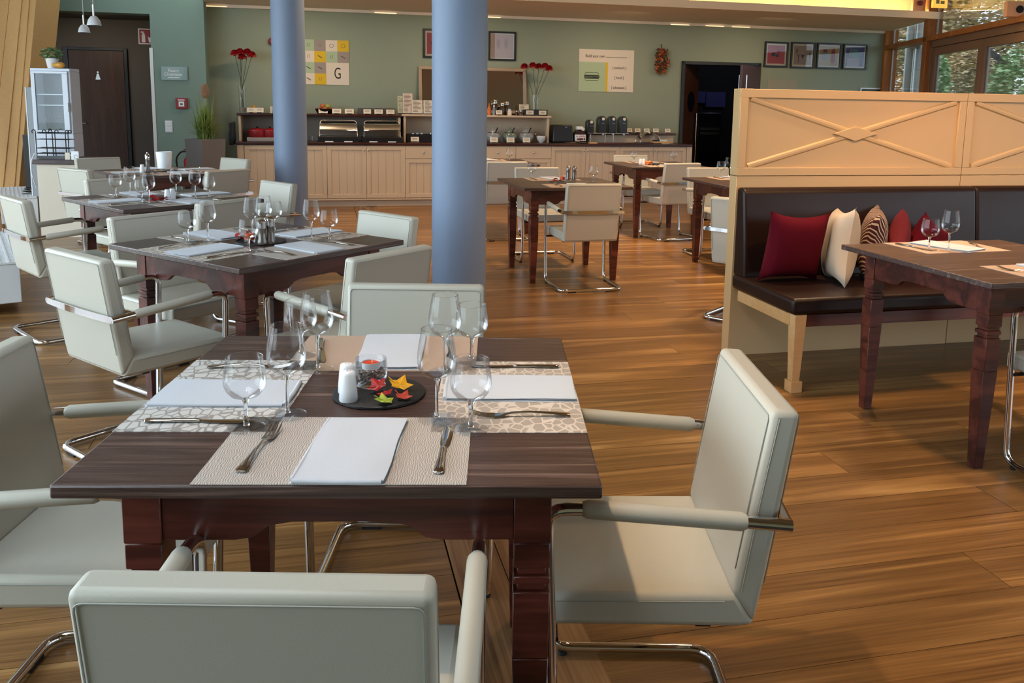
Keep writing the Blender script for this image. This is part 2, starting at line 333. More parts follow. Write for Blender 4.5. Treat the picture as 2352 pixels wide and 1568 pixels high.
# planks: rows run along the rear wall; a border course runs towards the camera
PL = {}
def plank_mesh(ln, wd):
    k = (ln, wd)
    if k not in PL:
        me = bpy.data.meshes.new('plank'); mb = MB().box(0, ln - .0025, 0, wd - .002, -0.012, 0)
        me.from_pydata(mb.v, [], mb.f); me.update(); me.materials.append(M['oak']); PL[k] = me
    return PL[k]
FINV = floor.matrix_world
floor_loc = Vector(floor.location)
def place_plank(u_t, v, ln, wd, name='plank', rot=0.0):
    o = bpy.data.objects.new(name, plank_mesh(ln, wd)); COL.objects.link(o); o.parent = floor
    P = U3 * u_t + V3 * v; d = P - floor_loc
    o.location = (d.dot(U3), d.dot(V3), 0); o.rotation_euler = (0, 0, rot); return o
rnd = random.Random(3)
v = 1.12; row = 0; npl = 0
BL, BR = 0.345, 0.652
while v < 12.3:
    lim_l = (-0.66 * (v + 1.2) - 0.6) ; lim_r = 0.92 * (v + 1.0) + 1.2
    wd = 0.2 if v + .2 < V_O else V_O - v
    wd = round(min(wd, V_O - v), 3)
    if wd < .03: break
    t = BR; ln0 = (1.3, 2.1, 1.7, 2.5)[row % 4]
    while t < lim_r: 
        place_plank(t, v, ln0, wd); npl += 1; t += ln0; ln0 = 2.5
    t = BL; ln0 = (2.1, 1.3, 2.5, 1.7)[(row * 3 + 1) % 4]
    while t > lim_l:
        place_plank(t - ln0, v, ln0, wd); npl += 1; t -= ln0; ln0 = 2.5
    v = round(v + .2, 3); row += 1
bm_ = bpy.data.meshes.new('border_plank'); mb = MB().box(0, 2.4975, 0, .1505, -0.012, 0); bm_.from_pydata(mb.v, [], mb.f); bm_.materials.append(M['oakb'])
for c in range(2):
    for k in range(5):
        o = bpy.data.objects.new('border_plank', bm_); COL.objects.link(o); o.parent = floor
        P = U3 * (BL + .1535 * (c + 1)) + V3 * (0.2 - c * 1.1 + k * 2.5); d = P - floor_loc
        o.location = (d.dot(U3), d.dot(V3), 0); o.rotation_euler = (0, 0, PI / 2)

# rear wall with the kitchen doorway
du0, dzt = on_wall(1566, 140); du1, _ = on_wall(1700, 145); 
wall = wallbox('wall_back', -4.39, du0, 0, -.2, 0, 2.76, 'green')
wallbox('wall_back', du0, du1 + .35, 0, -.2, dzt, 2.76, 'green')
wallbox('wall_back', du1 + .35, 6.15, 0, -.2, 0, 2.76, 'green')
wallbox('trim_1', -4.39, 6.05, 0, .05, 2.635, 2.674, 'ceil')
for px in (496, 885, 1125, 1560, 1640, 1700):
    u, z = on_wall(px, 30); wallbox('trim_lamp', u - .15, u + .15, .05, .056, 2.642, 2.648, mat('warm_strip_lamp', '#ffe0b0', emit='#ffdca8', es=1.6), kind='structure')
# protruding wall with the room sign, header over the corridor opening
wallbox('wall_left_pier', -5.05, -4.39, .33, -.2, 0, 3.2, 'green2')
wallbox('wall_left_header', -9.5, -5.05, .33, .05, 2.487, 3.2, 'green2')
wallbox('wall_corridor', -10, -4.6, -2.0, -2.2, 0, 2.6, 'taupe')
wallbox('wall_corridor_side', -4.75, -4.65, -.2, -2.0, 0, 2.6, 'taupe')
wallbox('ceiling_corridor', -10, -4.6, .05, -2.2, 2.6, 2.65, 'taupe')
wallbox('wall_corridor_left', -10.1, -10, .3, -2.2, 0, 2.65, 'taupe')
# canopy (lowered ceiling) over the buffet
poly = [(-4.39, 0), (6.03, 0), (5.41, -1.87), (-4.39, -1.87)]
obj('ceiling_canopy', MB().prism([(a, b) for a, b in poly], 0, 0.088, 'z'), 'ceil', None, RW(0, 0, 2.674), G, kind='structure')
obj('trim_2', MB().box(-4.39, 5.44, -1.89, -1.868, -0.004, 0.092), mat('canopy_edge_painted_glow', '#f6d9b4', .6), None, RW(0, 0, 2.674), G, kind='structure')  # warm lamp glow on the edge is put into this peach colour
wallbox('wall_cove', -4.6, 5.5, 1.25, 1.15, 2.762, 3.9, 'coveW')
for i, px in enumerate((1250, 1400, 1548, 1680, 1817, 1951, 2070)):
    u, _ = on_wall(px, 10, 1.6)
    t = thing('cove_lamp', 'warm glowing tube lamp behind the canopy edge, ' + ('leftmost of seven', 'second of seven from the left', 'third of seven from the left', 'middle one of seven', 'fifth of seven from the left', 'sixth of seven from the left', 'rightmost of seven')[i], 'lamp', RW(u, 1.62, 2.765), G, group='tube lamps hidden behind the canopy edge')
    obj('tube', MB().tube([(-.34, 0, .022), (.34, 0, .022)], .011, 8), mat('glowing_tube', '#fff0c0', emit=(1, .74, .34, 1), es=75), t, smooth=40)
    obj('lamp_base', MB().box(-.37, .37, -.02, .02, 0, .01), 'whitep', t)
wallbox('ceiling', -11, 8.5, 1.25, 17, 3.9, 3.95, mat('brown_timber_ceiling', '#8c6d50', .7))
wallbox('wall_above_pier', -9.5, -4.39, .35, .2, 3.2, 3.95, 'green2')
obj('wall_front', MB().box(-5.5, 7, -.1, .1, 0, 3.95), mat('warm_beige_wall', '#a08a70', .8), None, (0, -4.2, 0), 0, kind='structure')
for u in (-3.2, -1.0, 1.2, 3.4): area('canopy_fill_light', RW(u, 1.25, 2.66), RW(u, .35, 0), .5, .12, 11, WARM, 160)  # added warm fill lights that wash the rear wall and cabinets
area('corridor_fill_light', RW(-6.2, -.9, 2.55), RW(-5.8, -1.6, 0), .3, .3, 7, (1, .86, .72))  # added fill that brightens the corridor door and wall
# round pillars
for nm, P, r, lab in (('pillar', (-.395, 5.15), .167, 'thick round blue-grey pillar nearest the camera'), ('pillar', (-2.43, 8.78), .167, 'round blue-grey pillar in front of the left buffet half')):
    obj(nm, MB().cyl((0, 0, 0), r, 3.9, 64), 'pillar', None, (P[0], P[1], 0), smooth=40, label=lab, cat='pillar')

# ------------------------------------------------------------------ left timber column, facade, convectors
def at_y(px, py, Y): d = ray(px, py); return CAM + d * (Y / d.y)
col = thing('slanted_timber_column', 'slanted pale timber column of glued boards at the left edge', 'column', at_y(0, 470, 10.2))
cl = Vector(col.location)
edges = [(-60, -45, 0.0), (22, 9, 0.01), (51, 39, 0.0), (68, 58.5, -.01), (84, 73, -.02)]
xs = [(a, b) for a, b, _ in edges]
for i in range(4):
    y = 10.0 - edges[i][2]
    def ln(e, z):       # x of board edge e at height z (line through the two measured points)
        A = at_y(e[0], 0, y); B = at_y(e[1], 120, y); t = (z - A.z) / (B.z - A.z); return A.x + (B.x - A.x) * t
    z0, z1 = 0.0, 3.9
    a0, a1, b0, b1 = ln(xs[i], z0), ln(xs[i], z1), ln(xs[i + 1], z0), ln(xs[i + 1], z1)
    dep = 0.5
    mb = MB().taper((a0 - cl.x, b0 - cl.x - .004, y - cl.y, y + dep - cl.y), (a1 - cl.x, b1 - cl.x - .004, y - cl.y, y + dep - cl.y), z0 - cl.z, z1 - cl.z)
    obj('board', mb, 'beam', col, bevel=.004)
# mullions and sill of the left glass front (outside the frame, seen in reflections)
FL = thing('window_frame_left', 'pale timber mullions of the left glass front', 'window frame', (-3.6, -1.5, 0))
FL['kind'] = 'structure'; FL.name = 'window_1'; del FL['category']; del FL['label']
for i in range(8):
    t = i / 7; P = Vector((-3.6, -1.5, 0)).lerp(Vector((-6.6, 11.0, 0)), t) - Vector((-3.6, -1.5, 0))
    obj('mullion', MB().box(-.04, .04, -.1, .1, 0, 3.9), 'beam', FL, P, math.radians(13.5), bevel=.004)
def convector(nm, lab, P, ang, L, W, z0, z1, slots):
    t = thing(nm, lab, 'radiator', P, ang)
    obj('casing', MB().box(0, L, 0, W, z0, z1 - .012), 'whitep', t, bevel=.006)
    g = MB()
    for k in range(slots + 1): 
        x = L * k / slots; g.box(x - L / slots * .2, x + L / slots * .2, .01, W - .01, z1 - .012, z1)
    for k in range(9):
        y = .01 + (W - .02) * k / 8; g.box(0, L, y - .006, y + .006, z1 - .012, z1 + .001)
    obj('grille', g, 'whitep', t)
    for q in (.32, .72): obj('joint', MB().box(-.002, 0, W * q - .006, W * q + .006, z0 + .01, z1 - .02), 'print', t)
    for x, y in ((.12, W * .5), (L - .12, W * .5)): obj('foot', MB().taper((x - .05, x + .05, y - .05, y + .05), (x - .02, x + .02, y - .02, y + .02), 0, z0), 'whitep', t)
    return t
Pn = on_z(52, 694, .075)
convector('floor_convector', 'low white floor radiator at the left edge, the nearer one', (Pn.x, Pn.y, 0), math.radians(124), 1.5, .42, .075, .345, 40)
Pf = on_z(86, 452, .35)
convector('floor_convector', 'low white floor radiator with cables on top, the farther one', (Pf.x, Pf.y, 0), math.radians(122), 1.3, .34, .075, .35, 30)
cb = MB(); r2 = random.Random(5)
for k in range(3):
    cb.tube(fillet([(-.16 + r2.uniform(-.12, .12) + .08 * math.cos(a) * (1 + k * .3), .35 + .16 * math.sin(a) + .02 * k, .36 + .02 * k + .015 * math.sin(3 * a)) for a in [i * PI / 5 for i in range(9)]], .05, 3), .006, 6)
obj('power_cable', cb, 'black', None, (Pf.x, Pf.y, 0), smooth=50, label='tangled black power cable lying on the far radiator', cat='cable')

# ------------------------------------------------------------------ right glass front
FA = RW(6.05, 0); fd = Vector((-.0963, -.9953, 0)); fn = Vector((-fd.y, fd.x, 0)); FANG = math.atan2(fd.y, fd.x)
def on_fac(px, py, off=0.0):
    d = ray(px, py); P = CAM + d * ((fn.dot(FA + fn * off - CAM)) / fn.dot(d)); return ((P - FA).dot(fd), P.z)
win = thing('window_2', None, None, FA, FANG); tag(win, kind='structure')
def fbox(name, s0, s1, y0, y1, z0, z1, m, bevel=.004, parent=None): return obj(name, MB().box(s0, s1, y0, y1, z0, z1), m, parent or win, bevel=bevel)
sA = on_fac(2061, 100)[0]; sB0 = on_fac(2140, 60)[0]; sB1 = on_fac(2158, 60)[0]
trz = on_fac(2160, 86)[1]
fbox('post', -.02, .12, -.1, .1, 0, 3.9, 'postwood'); fbox('post', sB0 - .02, sB0 + .13, -.1, .1, 0, 3.9, 'postwood')
fbox('transom', .12, 9.0, -.1, .08, trz - .035, trz + .035, 'postwood')
fbox('post', sB0 + 3.4, sB0 + 3.55, -.1, .1, 0, 3.9, 'postwood'); fbox('post', sB0 + 6.6, sB0 + 6.75, -.1, .1, 0, 3.9, 'postwood')
fbox('head_beam', .12, 9.0, -.1, .08, 3.75, 3.9, 'postwood')
for a, b, z0, z1 in ((.12, sB0 - .02, trz + .035, 3.75), (.12, sB0 - .02, .05, trz - .035), (sB0 + .13, sB0 + 3.4, trz + .035, 3.75), (sB0 + 3.55, sB0 + 6.6, trz + .035, 3.75), (sB0 + 3.55, sB0 + 6.6, .05, trz - .035)):
    obj('pane', MB().box(a, b, .0, .006, z0, z1), 'pane', win)
    for s in (a + .035,): obj('glazing_bead', MB().box(s - .012, s + .012, .01, .03, z0, z1), 'white', win)
# double terrace door under the transom
dr = thing('door_3', None, None, FA + fd * (sB0 + .13), FANG); tag(dr, kind='structure')
dw = 3.27 / 2
jx = on_fac(2257, 150)[0] - (sB0 + .13)
dtop = trz - .035
obj('door_frame', MB().box(0, .08, -.05, .05, 0, dtop).box(0, 3.27, -.05, .05, dtop - .09, dtop), 'alu', dr, bevel=.003)
for a, b in ((.085, jx - .003), (jx + .003, 2 * jx - .08)):
    lf = obj('door_leaf', MB().box(a, a + .1, -.03, .03, .01, dtop - .095).box(b - .1, b, -.03, .03, .01, dtop - .095).box(a + .1, b - .1, -.03, .03, dtop - .2, dtop - .095).box(a + .1, b - .1, -.03, .03, .01, .15), 'alu', dr, bevel=.003)
    obj('pane', MB().box(a + .1, b - .1, -.003, .003, .15, dtop - .2), 'pane', lf)
    obj('glazing_bead', MB().box(a + .1, a + .125, .004, .02, .15, dtop - .2), 'white', lf)
# ------------------------------------------------------------------ outside on the right
gm = mat('lawn_grass', '#6f7a45', .9, var=.3, vscale=3, bump=.5, bscale=20)
obj('ground', MB().box(0, 60, -30, 60, -.2, -.1), gm, None, (6.6, 0, 0), kind='structure')
obj('ground', MB().box(-60, -.2, -40, 60, -.2, -.12), gm, None, (6.6, 0, 0), kind='structure')
area('kitchen_fill_light', RW(4.6, -1.2, 2.75), RW(4.6, -2.3, 1.2), .3, .3, 5, (.7, .75, 1))  # added dim bluish fill for the dark kitchen
def foliage(n, c, rx, ry, rz, size, rr):
    mb = MB()
    for i in range(n):
        a = rr.uniform(0, 2 * PI); b = math.acos(rr.uniform(-1, 1)); q = rr.uniform(.55, 1.0)
        P = Vector((c[0] + rx * q * math.sin(b) * math.cos(a), c[1] + ry * q * math.sin(b) * math.sin(a), c[2] + rz * q * math.cos(b)))
        s = size * rr.uniform(.6, 1.4); R = Matrix.Rotation(rr.uniform(0, 6.28), 3, 'Z') @ Matrix.Rotation(rr.uniform(-1.2, 1.2), 3, 'X')
        x = R @ Vector((s, 0, 0)); y = R @ Vector((0, s * .5, 0))
        mb.add([P - x, P - y, P + x, P + y], [(0, 1, 2, 3)])
    return mb
def tree(lab, P, rx, rz, h, m, n, size, seed, group=None):
    rr = random.Random(seed); t = thing('tree', lab, 'tree', P)
    tr = MB().tube([(0, 0, 0), (.1, 0, h * .4), (-.05, .1, h * .8)], [.18, .14, .06], 8)
    for k in range(6):
        a = k * 1.1; tr.tube([(.05, 0, h * (.3 + .08 * k)), (rx * .6 * math.cos(a), rx * .6 * math.sin(a), h * (.5 + .08 * k))], [.07, .02], 6)
    obj('trunk', tr, mat('bark', '#3c3028', .9), t, smooth=50)
    f = obj('foliage', foliage(n, (0, 0, h), rx, rx, rz, size, rr), m, t); f['kind'] = 'stuff'
    return t
mB = mat('autumn_brown_leaves', '#c4b08c', .8, var=.5, vscale=2); mG = mat('green_hedge_leaves', '#9cb688', .8, var=.5, vscale=2); mO = mat('golden_autumn_leaves', '#d8a868', .8, var=.4, vscale=2)
BA = Vector((6.4, 12.8, 0)); BDIR = Vector((.447, .894, 0)); BANG = math.atan2(-.447, .894)
def bank_z(x, y): return max(0, min(1.8, ((Vector((x, y, 0)) - BA).dot(BDIR) - .3) / 6.2 * 1.8)) - .12
obj('ground_bank', MB().prism([(0, -.15), (.3, -.1), (6.5, 1.7), (30, 1.9), (30, -.15)], -7, 16, 'x'), gm, None, BA, BANG, kind='structure')
obj('garden_wall', MB().box(-7, 16, 0, .12, 1.66, 1.80), mat('white_render', '#e4e8e4', .8), None, BA + BDIR * 6.7, BANG, kind='structure')
def T_(lab, x, y, rx, rz, h, m, n, sd): tree(lab, (x, y, bank_z(x, y)), rx, rz, h, m, n, .075, sd)
T_('brown autumn tree outside, farthest left through the narrow window', 9.3, 20.6, 1.5, 2.8, 3.2, mB, 13000, 1)
T_('broad brown autumn tree outside above the terrace door', 12.9, 25.0, 2.3, 3.4, 3.6, mB, 20000, 2)
T_('golden leaved tree outside behind the dark hut', 15.0, 33.5, 2.4, 2.6, 2.2, mO, 12000, 3)
T_('tall brown tree at the right edge outside', 17.6, 27.5, 2.3, 3.6, 3.8, mB, 20000, 4)
T_('brown tree close outside at the right picture edge', 12.4, 19.0, 1.4, 2.6, 3.4, mB, 13000, 5)
def bush(lab, P, r, h, m, n, size, seed):
    t = thing('bush', lab, 'bush', P); rr = random.Random(seed)
    f = obj('foliage', foliage(n, (0, 0, h * .5), r, r, h * .55, size, rr), m, t); f['kind'] = 'stuff'
    obj('stem', MB().tube([(0, 0, 0), (0, 0, h * .6)], [.05, .02], 6), mat('bark', '#3c3028', .9), t)
for lab, x, y, r, h, m_, n, sz, sd in (('green leafy bush outside right of the terrace door joint', 8.7, 14.8, .7, 1.9, mG, 5000, .05, 7), ('reddish brown bush outside the left door leaf', 9.4, 18.1, .5, 1.2, mB, 4000, .045, 8), ('olive green bush outside behind the white column', 8.2, 17.4, .45, 1.4, mG, 4000, .05, 9)):
    bush(lab, (x, y, bank_z(x, y)), r, h, m_, n, sz, sd)
hut = thing('garden_hut', 'small dark wooden hut outside, seen through the left door leaf', 'hut', (11.45, 21.3, bank_z(11.45, 21.3)), math.radians(-26))
obj('wall', MB().box(-.6, .6, -.6, .6, 0, .75), mat('dark_timber_cladding', '#1e2022', .8), hut)
obj('roof', MB().prism([(-.85, .70), (.85, .70), (0, 1.25)], -.8, .8, 'y'), mat('dark_slate_roof', '#33373b', .7), hut)
wc = thing('white_column', 'white column outside the narrow window beside the terrace door', 'column', at_y(2104, 150, 14.0) * 1, math.radians(-20)); wc.location.z = -.1
obj('shaft', MB().box(-.17, .17, -.17, .17, 0, 5), mat('white_column_paint', '#dfe8ee', .6), wc, bevel=.01)
obj('conduit', MB().tube([(-.06, -.2, 0), (-.06, -.2, 5)], .035, 10), 'steel', wc, smooth=40)
obj('bracket', MB().box(-.12, .02, -.24, -.17, 1.45, 1.5).box(-.12, .02, -.24, -.17, 2.5, 2.55), 'steel', wc)
# ================================================================== CHAIRS
CW, CWF = 0.428, 0.490
def build_chair():
    t = thing('armchair', 'x', 'chair')
    h = CW / 2
    seat = MB().prism([(-.004, .384), (.03, .380), (.463, .380), (.463, .446), (.034, .452)], -h, h, 'x')
    s = obj('seat', seat, 'leather', t, bevel=.013, seg=3)
    back = MB().prism([(-.001, .384), (-.020, .50), (-.043, .66), (-.066, .823), (-.012, .826), (.014, .66), (.036, .52), (.047, .453)], -h, h, 'x')
    b = obj('backrest', back, 'leather', t, bevel=.013, seg=3)
    a = h - .011
    obj('seam', MB().tube(fillet([(-a, .040, .50), (-a, .0165, .66), (-a, -.0085, .812), (a, -.0085, .812), (a, .0165, .66), (a, .040, .50)], .012, 3), .0012, 5), 'seam', b, smooth=60)
    obj('seam', MB().tube(fillet([(-a, -.018, .47), (-a, -.0455, .66), (-a, -.0665, .81), (a, -.0665, .81), (a, -.0455, .66), (a, -.018, .47)], .012, 3), .0014, 5), 'seam', b, smooth=60)
    for sgn in (-1, 1):
        obj('stitch_line', MB().tube([(sgn * (h + .0002), .028, .458), (sgn * (h + .0002), -.001, .66), (sgn * (h + .0002), -.026, .81)], .0011, 4), 'seam', b)
        obj('stitch_line', MB().tube([(sgn * (h + .0002), .06, .436), (sgn * (h + .0002), .45, .432)], .0011, 4), 'seam', s)
    f = CWF / 2
    half = [(-f, -.050, .612), (-f, .335, .640), (-f, .400, .635), (-f, .385, .0175), (-f, -.035, .0175)]
    pts = half + [(-p[0], p[1], p[2]) for p in half[::-1]]
    pts = [pts[0], pts[1]] + [(-f, .412, .637)] + pts[3:7] + [(f, .412, .637)] + pts[8:]
    obj('tube_frame', MB().tube(fillet(pts, .06, 5), .0125, 10), 'chrome', t, smooth=60)
    for sgn in (-1, 1):
        obj('armrest_pad', MB().tube([(sgn * f, .035, .6185), (sgn * f, .045, .6190), (sgn * f, .335, .6395), (sgn * f, .345, .640)], [.0135, .0175, .0175, .0135], 12), 'leather', t, smooth=50)
        obj('rubber_foot', MB().cyl((sgn * f, .345, 0), .012, .010, 10), 'rubber', t)
        obj('rubber_foot', MB().box(sgn * .15 - .03, sgn * .15 + .03, -.045, -.025, 0, .012), 'rubber', t)
    n = 12
    st = MB()
    for k in range(n):
        x0, x1 = -f + 2 * f * k / n, -f + 2 * f * (k + 1) / n
        yb = lambda x: -.050 - .010 * (1 - (x / f) ** 2)
        st.add([(x0, yb(x0), .600), (x1, yb(x1), .600), (x1, yb(x1), .624), (x0, yb(x0), .624), (x0, yb(x0) + .004, .600), (x1, yb(x1) + .004, .600), (x1, yb(x1) + .004, .624), (x0, yb(x0) + .004, .624)],
               [(0, 1, 2, 3), (4, 7, 6, 5), (0, 4, 5, 1), (3, 2, 6, 7)])
    obj('back_band', st, 'chrome', t, smooth=30)
    obj('support_bar', MB().tube([(-f, .392, .372), (f, .392, .372)], .008, 8), 'black', t)
    obj('seat_bracket', MB().box(-h + .02, h - .02, .08, .11, .370, .381), 'black', t)
    return t
chair0 = build_chair(); used = []
def chair(x, y, deg, lab, group):
    o = chair0 if not used else copy_tree(chair0)
    used.append(1); o.location = (x, y, 0); o.rotation_euler = (0, 0, math.radians(deg)); o['label'] = lab; o['group'] = group; return o
GA, GB, GC, GF, GR = 'chairs at the nearest table', 'chairs at the second table', 'chairs at the third left table', 'chairs at the rear left table', 'chairs at the tables on the right'
chair(-.311, .964, 0.2, 'cream leather cantilever armchair at the near side of the nearest table, back to the camera', GA)
chair(.464, 1.733, 90.2, 'cream leather cantilever armchair at the right side of the nearest table, seen from the side', GA)
chair(-.334, 2.57, 180.3, 'cream leather cantilever armchair at the far side of the nearest table, facing the camera', GA)
chair(-1.153, 1.75, -88.1, 'cream leather armchair at the left side of the nearest table, cut by the picture edge', GA)
chair(-1.62, 3.084, -36.6, 'cream leather armchair left of the second table, chrome band across its back in view', GB)
chair(-1.85, 4.171, -124.5, 'cream leather armchair on the far left side of the second table, shaded back', GB)
chair(-.728, 4.309, 140, 'cream leather armchair just left of the thick pillar, far side of the second table', GB)
chair(-.54, 3.223, 54, 'cream armchair with brownish shaded back, between the second table and the nearest one', GB)
chair(-2.877, 4.797, -43.8, 'cream leather armchair by the nearer floor radiator at the left picture edge', GC)
chair(-2.948, 6.074, -126.4, 'cream armchair behind the third left table, on its far left side', GC)
chair(-1.78, 5.979, 137, 'cream armchair in front of the farther blue pillar, at the third left table', GC)
chair(-1.745, 4.84, 62, 'cream armchair seen behind the glasses of the second table, at the third left table', GC)
chair(-3.66, 6.909, -31, 'cream armchair at the rear left table whose chrome band reflects green', GF)
chair(-4.167, 8.249, -129.8, 'cream armchair in front of the brown corridor door, at the rear left table', GF)
chair(-2.93, 8.46, 146, 'pale cream armchair beside the grey grass planter, at the rear left table', GF)
chair(-2.50, 7.02, 58, 'cream armchair with brownish shaded back in front of the left buffet end', GF)
chair(.515, 6.279, 13.8, 'cream leather armchair standing alone in the open middle of the floor, back to the camera', GR)
chair(.131, 7.816, 195, 'cream armchair on the far side of the small table right of the thick pillar', GR)
chair(-.182, 8.655, 14, 'cream armchair half hidden by the thick pillar, chrome band across its back', GR)
chair(1.296, 10.145, 193.8, 'cream armchair closest to the right buffet cabinets, facing the camera', GR)
chair(1.649, 8.845, 21, 'cream armchair turned sideways in front of the kitchen doorway', GR)
chair(1.801, 8.16, 194, 'cream armchair behind the table that is cut by the partition end', GR)
chair(1.42, 5.36, -39, 'cream armchair standing half behind the left end of the cream partition', GR)
Pq = on_z(2309, 1058, .018); a_ = math.radians(14.8); q = Vector((-.245 * math.cos(a_) - .385 * math.sin(a_), -.245 * math.sin(a_) + .385 * math.cos(a_), 0))
chair(Pq.x - q.x, Pq.y - q.y, 14.8, 'cream armchair with only its chrome leg in view at the right picture edge', GR)

# ================================================================== TABLES
TH = 0.768
def build_table():
    t = thing('dining_table', 'x', 'table')
    top = MB().box(-.45, .45, -.45, .45, TH - .024, TH); obj('tabletop', top, 'tabletop', t, bevel=.004, seg=2)
    ins = .078; L = .45 - ins; wd = .066
    # apron boards with the drooping ends
    def apron(rot):
        R = Matrix.Rotation(rot, 4, 'Z'); a = L - wd
        pl = [(-a, TH - .024), (a, TH - .024), (a, .628), (a - .125, .628), (a - .155, .633), (a - .185, .655), (a - .225, .662), (-a + .225, .662), (-a + .185, .655), (-a + .155, .633), (-a + .125, .628), (-a, .628)]
        return MB().prism(pl, -L + .004, -L + .024, 'y', R)
    for k in range(4): obj('apron', apron(k * PI / 2), 'tablewood', t, bevel=.0015, seg=1)
    for sx in (-1, 1):
        for sy in (-1, 1):
            mb = MB()
            def sq(z0, z1, i0, i1=None):   # square section inset from the outer faces
                i1 = i0 if i1 is None else i1
                def r(i): 
                    a, b = L - wd + i, L - i
                    return (min(sx * a, sx * b), max(sx * a, sx * b), min(sy * a, sy * b), max(sy * a, sy * b))
                mb.taper(r(i0), r(i1), z0, z1)
            sq(.628 - .005, TH - .024, 0); sq(.575, .623, .001); sq(.560, .575, .007); sq(.545, .560, .0005); sq(.530, .545, .007); sq(.40, .530, .001, 0.0)
            sq(0, .40, .013, .0)
            mb.f = mb.f
            obj('leg', mb, 'tablewood', t, bevel=.0018, seg=1)
    return t
table0 = build_table(); usedt = []
def table(key, x, y, deg, lab):
    o = table0 if not usedt else copy_tree(table0)
    usedt.append(1); o.location = (x, y, 0); o.rotation_euler = (0, 0, math.radians(deg)); o['label'] = lab; o['group'] = 'square dark wooden dining tables'; return (x, y, math.radians(deg))
TB = {}
TB['A'] = table('A', -.326, 1.748, 1.9, 'square dark brown dining table nearest the camera, fully laid for four')
TB['B'] = table('B', -1.174, 3.716, 55.4, 'dark dining table turned diagonally, second from the camera, left of the thick pillar')
TB['C'] = table('C', -2.314, 5.372, 48.7, 'dark dining table turned diagonally, third along the left side')
TB['F'] = table('F', -3.19, 7.47, 46, 'dark dining table at the rear left, carrying the white cup and pepper mill')
TB['D'] = table('D', .322, 6.958, 15, 'dark dining table right of the thick pillar with two round glasses')
TB['E'] = table('E', 1.469, 9.416, 13.8, 'dark dining table closest to the right buffet cabinets')
TB['H'] = table('H', -.37, 9.41, 14, 'dark dining table mostly hidden behind the thick pillar')
TB['J'] = table('J', 1.994, 7.342, 14, 'dark dining table cut by the left end of the partition')
TB['G'] = table('G', 2.047, 3.58, 14.8, 'dark dining table standing in front of the leather bench')
def TM(key): x, y, a = TB[key]; return Matrix.Translation((x, y, TH)) @ Matrix.Rotation(a, 4, 'Z')
TN = {'A': 'the nearest table', 'B': 'the second table', 'C': 'the third left table', 'F': 'the rear left table', 'D': 'the table right of the thick pillar', 'E': 'the table by the right buffet', 'H': 'the table behind the thick pillar', 'J': 'the table beside the partition end', 'G': 'the table at the bench'}
SIDE = {'A': ['near', 'right', 'far', 'left'], 'B': ['near left', 'near right', 'far right', 'far left']}
SIDE['C'] = SIDE['F'] = SIDE['B']
# note local sides: 0=-y, 1=+x, 2=+y, 3=-x
for k in 'DEHJG': SIDE[k] = ['near', 'right', 'far', 'left']
SIDE['B'] = SIDE['C'] = SIDE['F'] = ['near right', 'far right', 'far left', 'near left']

# ------------------------------------------------------------------ tableware prototypes
def glass_proto(name, prof_b, stem, foot_r, cat='glass'):
    t = thing(name, 'x', cat)
    bm2 = MB().lathe(prof_b, 28); bm2.f = [f for f in bm2.f if len(f) == 4]
    rr_, zr_ = prof_b[-1]; bm2.tube([(rr_ * math.cos(a), rr_ * math.sin(a), zr_) for a in [k * PI / 14 for k in range(28)]], .0009, 5, closed=True)
    obj('bowl', bm2, 'glass', t, smooth=60)
    obj('stem', MB().lathe(stem, 12), 'stemglass', t, smooth=60)
    obj('foot', MB().tube([(foot_r * math.cos(a), foot_r * math.sin(a), .0014) for a in [k * PI / 16 for k in range(32)]], .0010, 5, closed=True).lathe([(1e-5, 0), (foot_r, .0004), (foot_r, .0016), (foot_r * .6, .0026), (.008, .0050), (1e-5, .0058)], 28), 'footglass', t, smooth=60)
    return t
def bowl(zb, rmax, rrim, ht, tw=.0011, n=9, zmax=.42):
    out = []
    for k in range(n + 1):
        t = k / n
        if t < zmax: r = rmax * math.sqrt(max(0, 1 - ((zmax - t) / zmax) ** 2)) if k else .0030
        else: r = rrim + (rmax - rrim) * math.cos((t - zmax) / (1 - zmax) * PI / 2) ** 1.3
        out.append((max(r, .003), zb + ht * t))
    return out
tallG = glass_proto('tall_wine_glass', bowl(.082, .0385, .0300, .103, zmax=.40), [(1e-5, .0055), (.0055, .006), (.0036, .014), (.0032, .04), (.0034, .072), (.0060, .084), (1e-5, .0845)], .0365)
smallG = glass_proto('small_wine_glass', bowl(.056, .0400, .0340, .084, zmax=.46), [(1e-5, .0055), (.0065, .006), (.0045, .014), (.0040, .03), (.0044, .048), (.0075, .058), (1e-5, .0585)], .0345)
GL = []; usedg = {}
def put(proto, x, y, z, rz, lab, group, rot=None):
    o = proto if proto.name not in usedg else copy_tree(proto)
    usedg[proto.name] = 1; o.location = (x, y, z); o.rotation_euler = (0, 0, rz) if rot is None else rot; o['label'] = lab; o['group'] = group; return o
ORD = ['leftmost', 'second from left', 'third from left', 'fourth from left', 'fifth from left', 'sixth from left']
def glasses(key, talls, smalls):
    for proto, nm, lst in ((tallG, 'tall', talls), (smallG, 'small', smalls)):
        lst = sorted(lst)
        for i, (px, py) in enumerate(lst):
            P = on_z(px, py, TH); z = TH + glass_z(key, P)
            if len(lst) == 1: l = f'{nm} wine glass, the only {nm} one on {TN[key]}'
            elif i == len(lst) - 1: l = f'{nm} wine glass, rightmost of the {nm} ones on {TN[key]}'
            else: l = f'{nm} wine glass, {ORD[i]} of the {nm} ones on {TN[key]}'
            put(proto, P.x, P.y, z, 0, l, 'wine glasses on ' + TN[key])
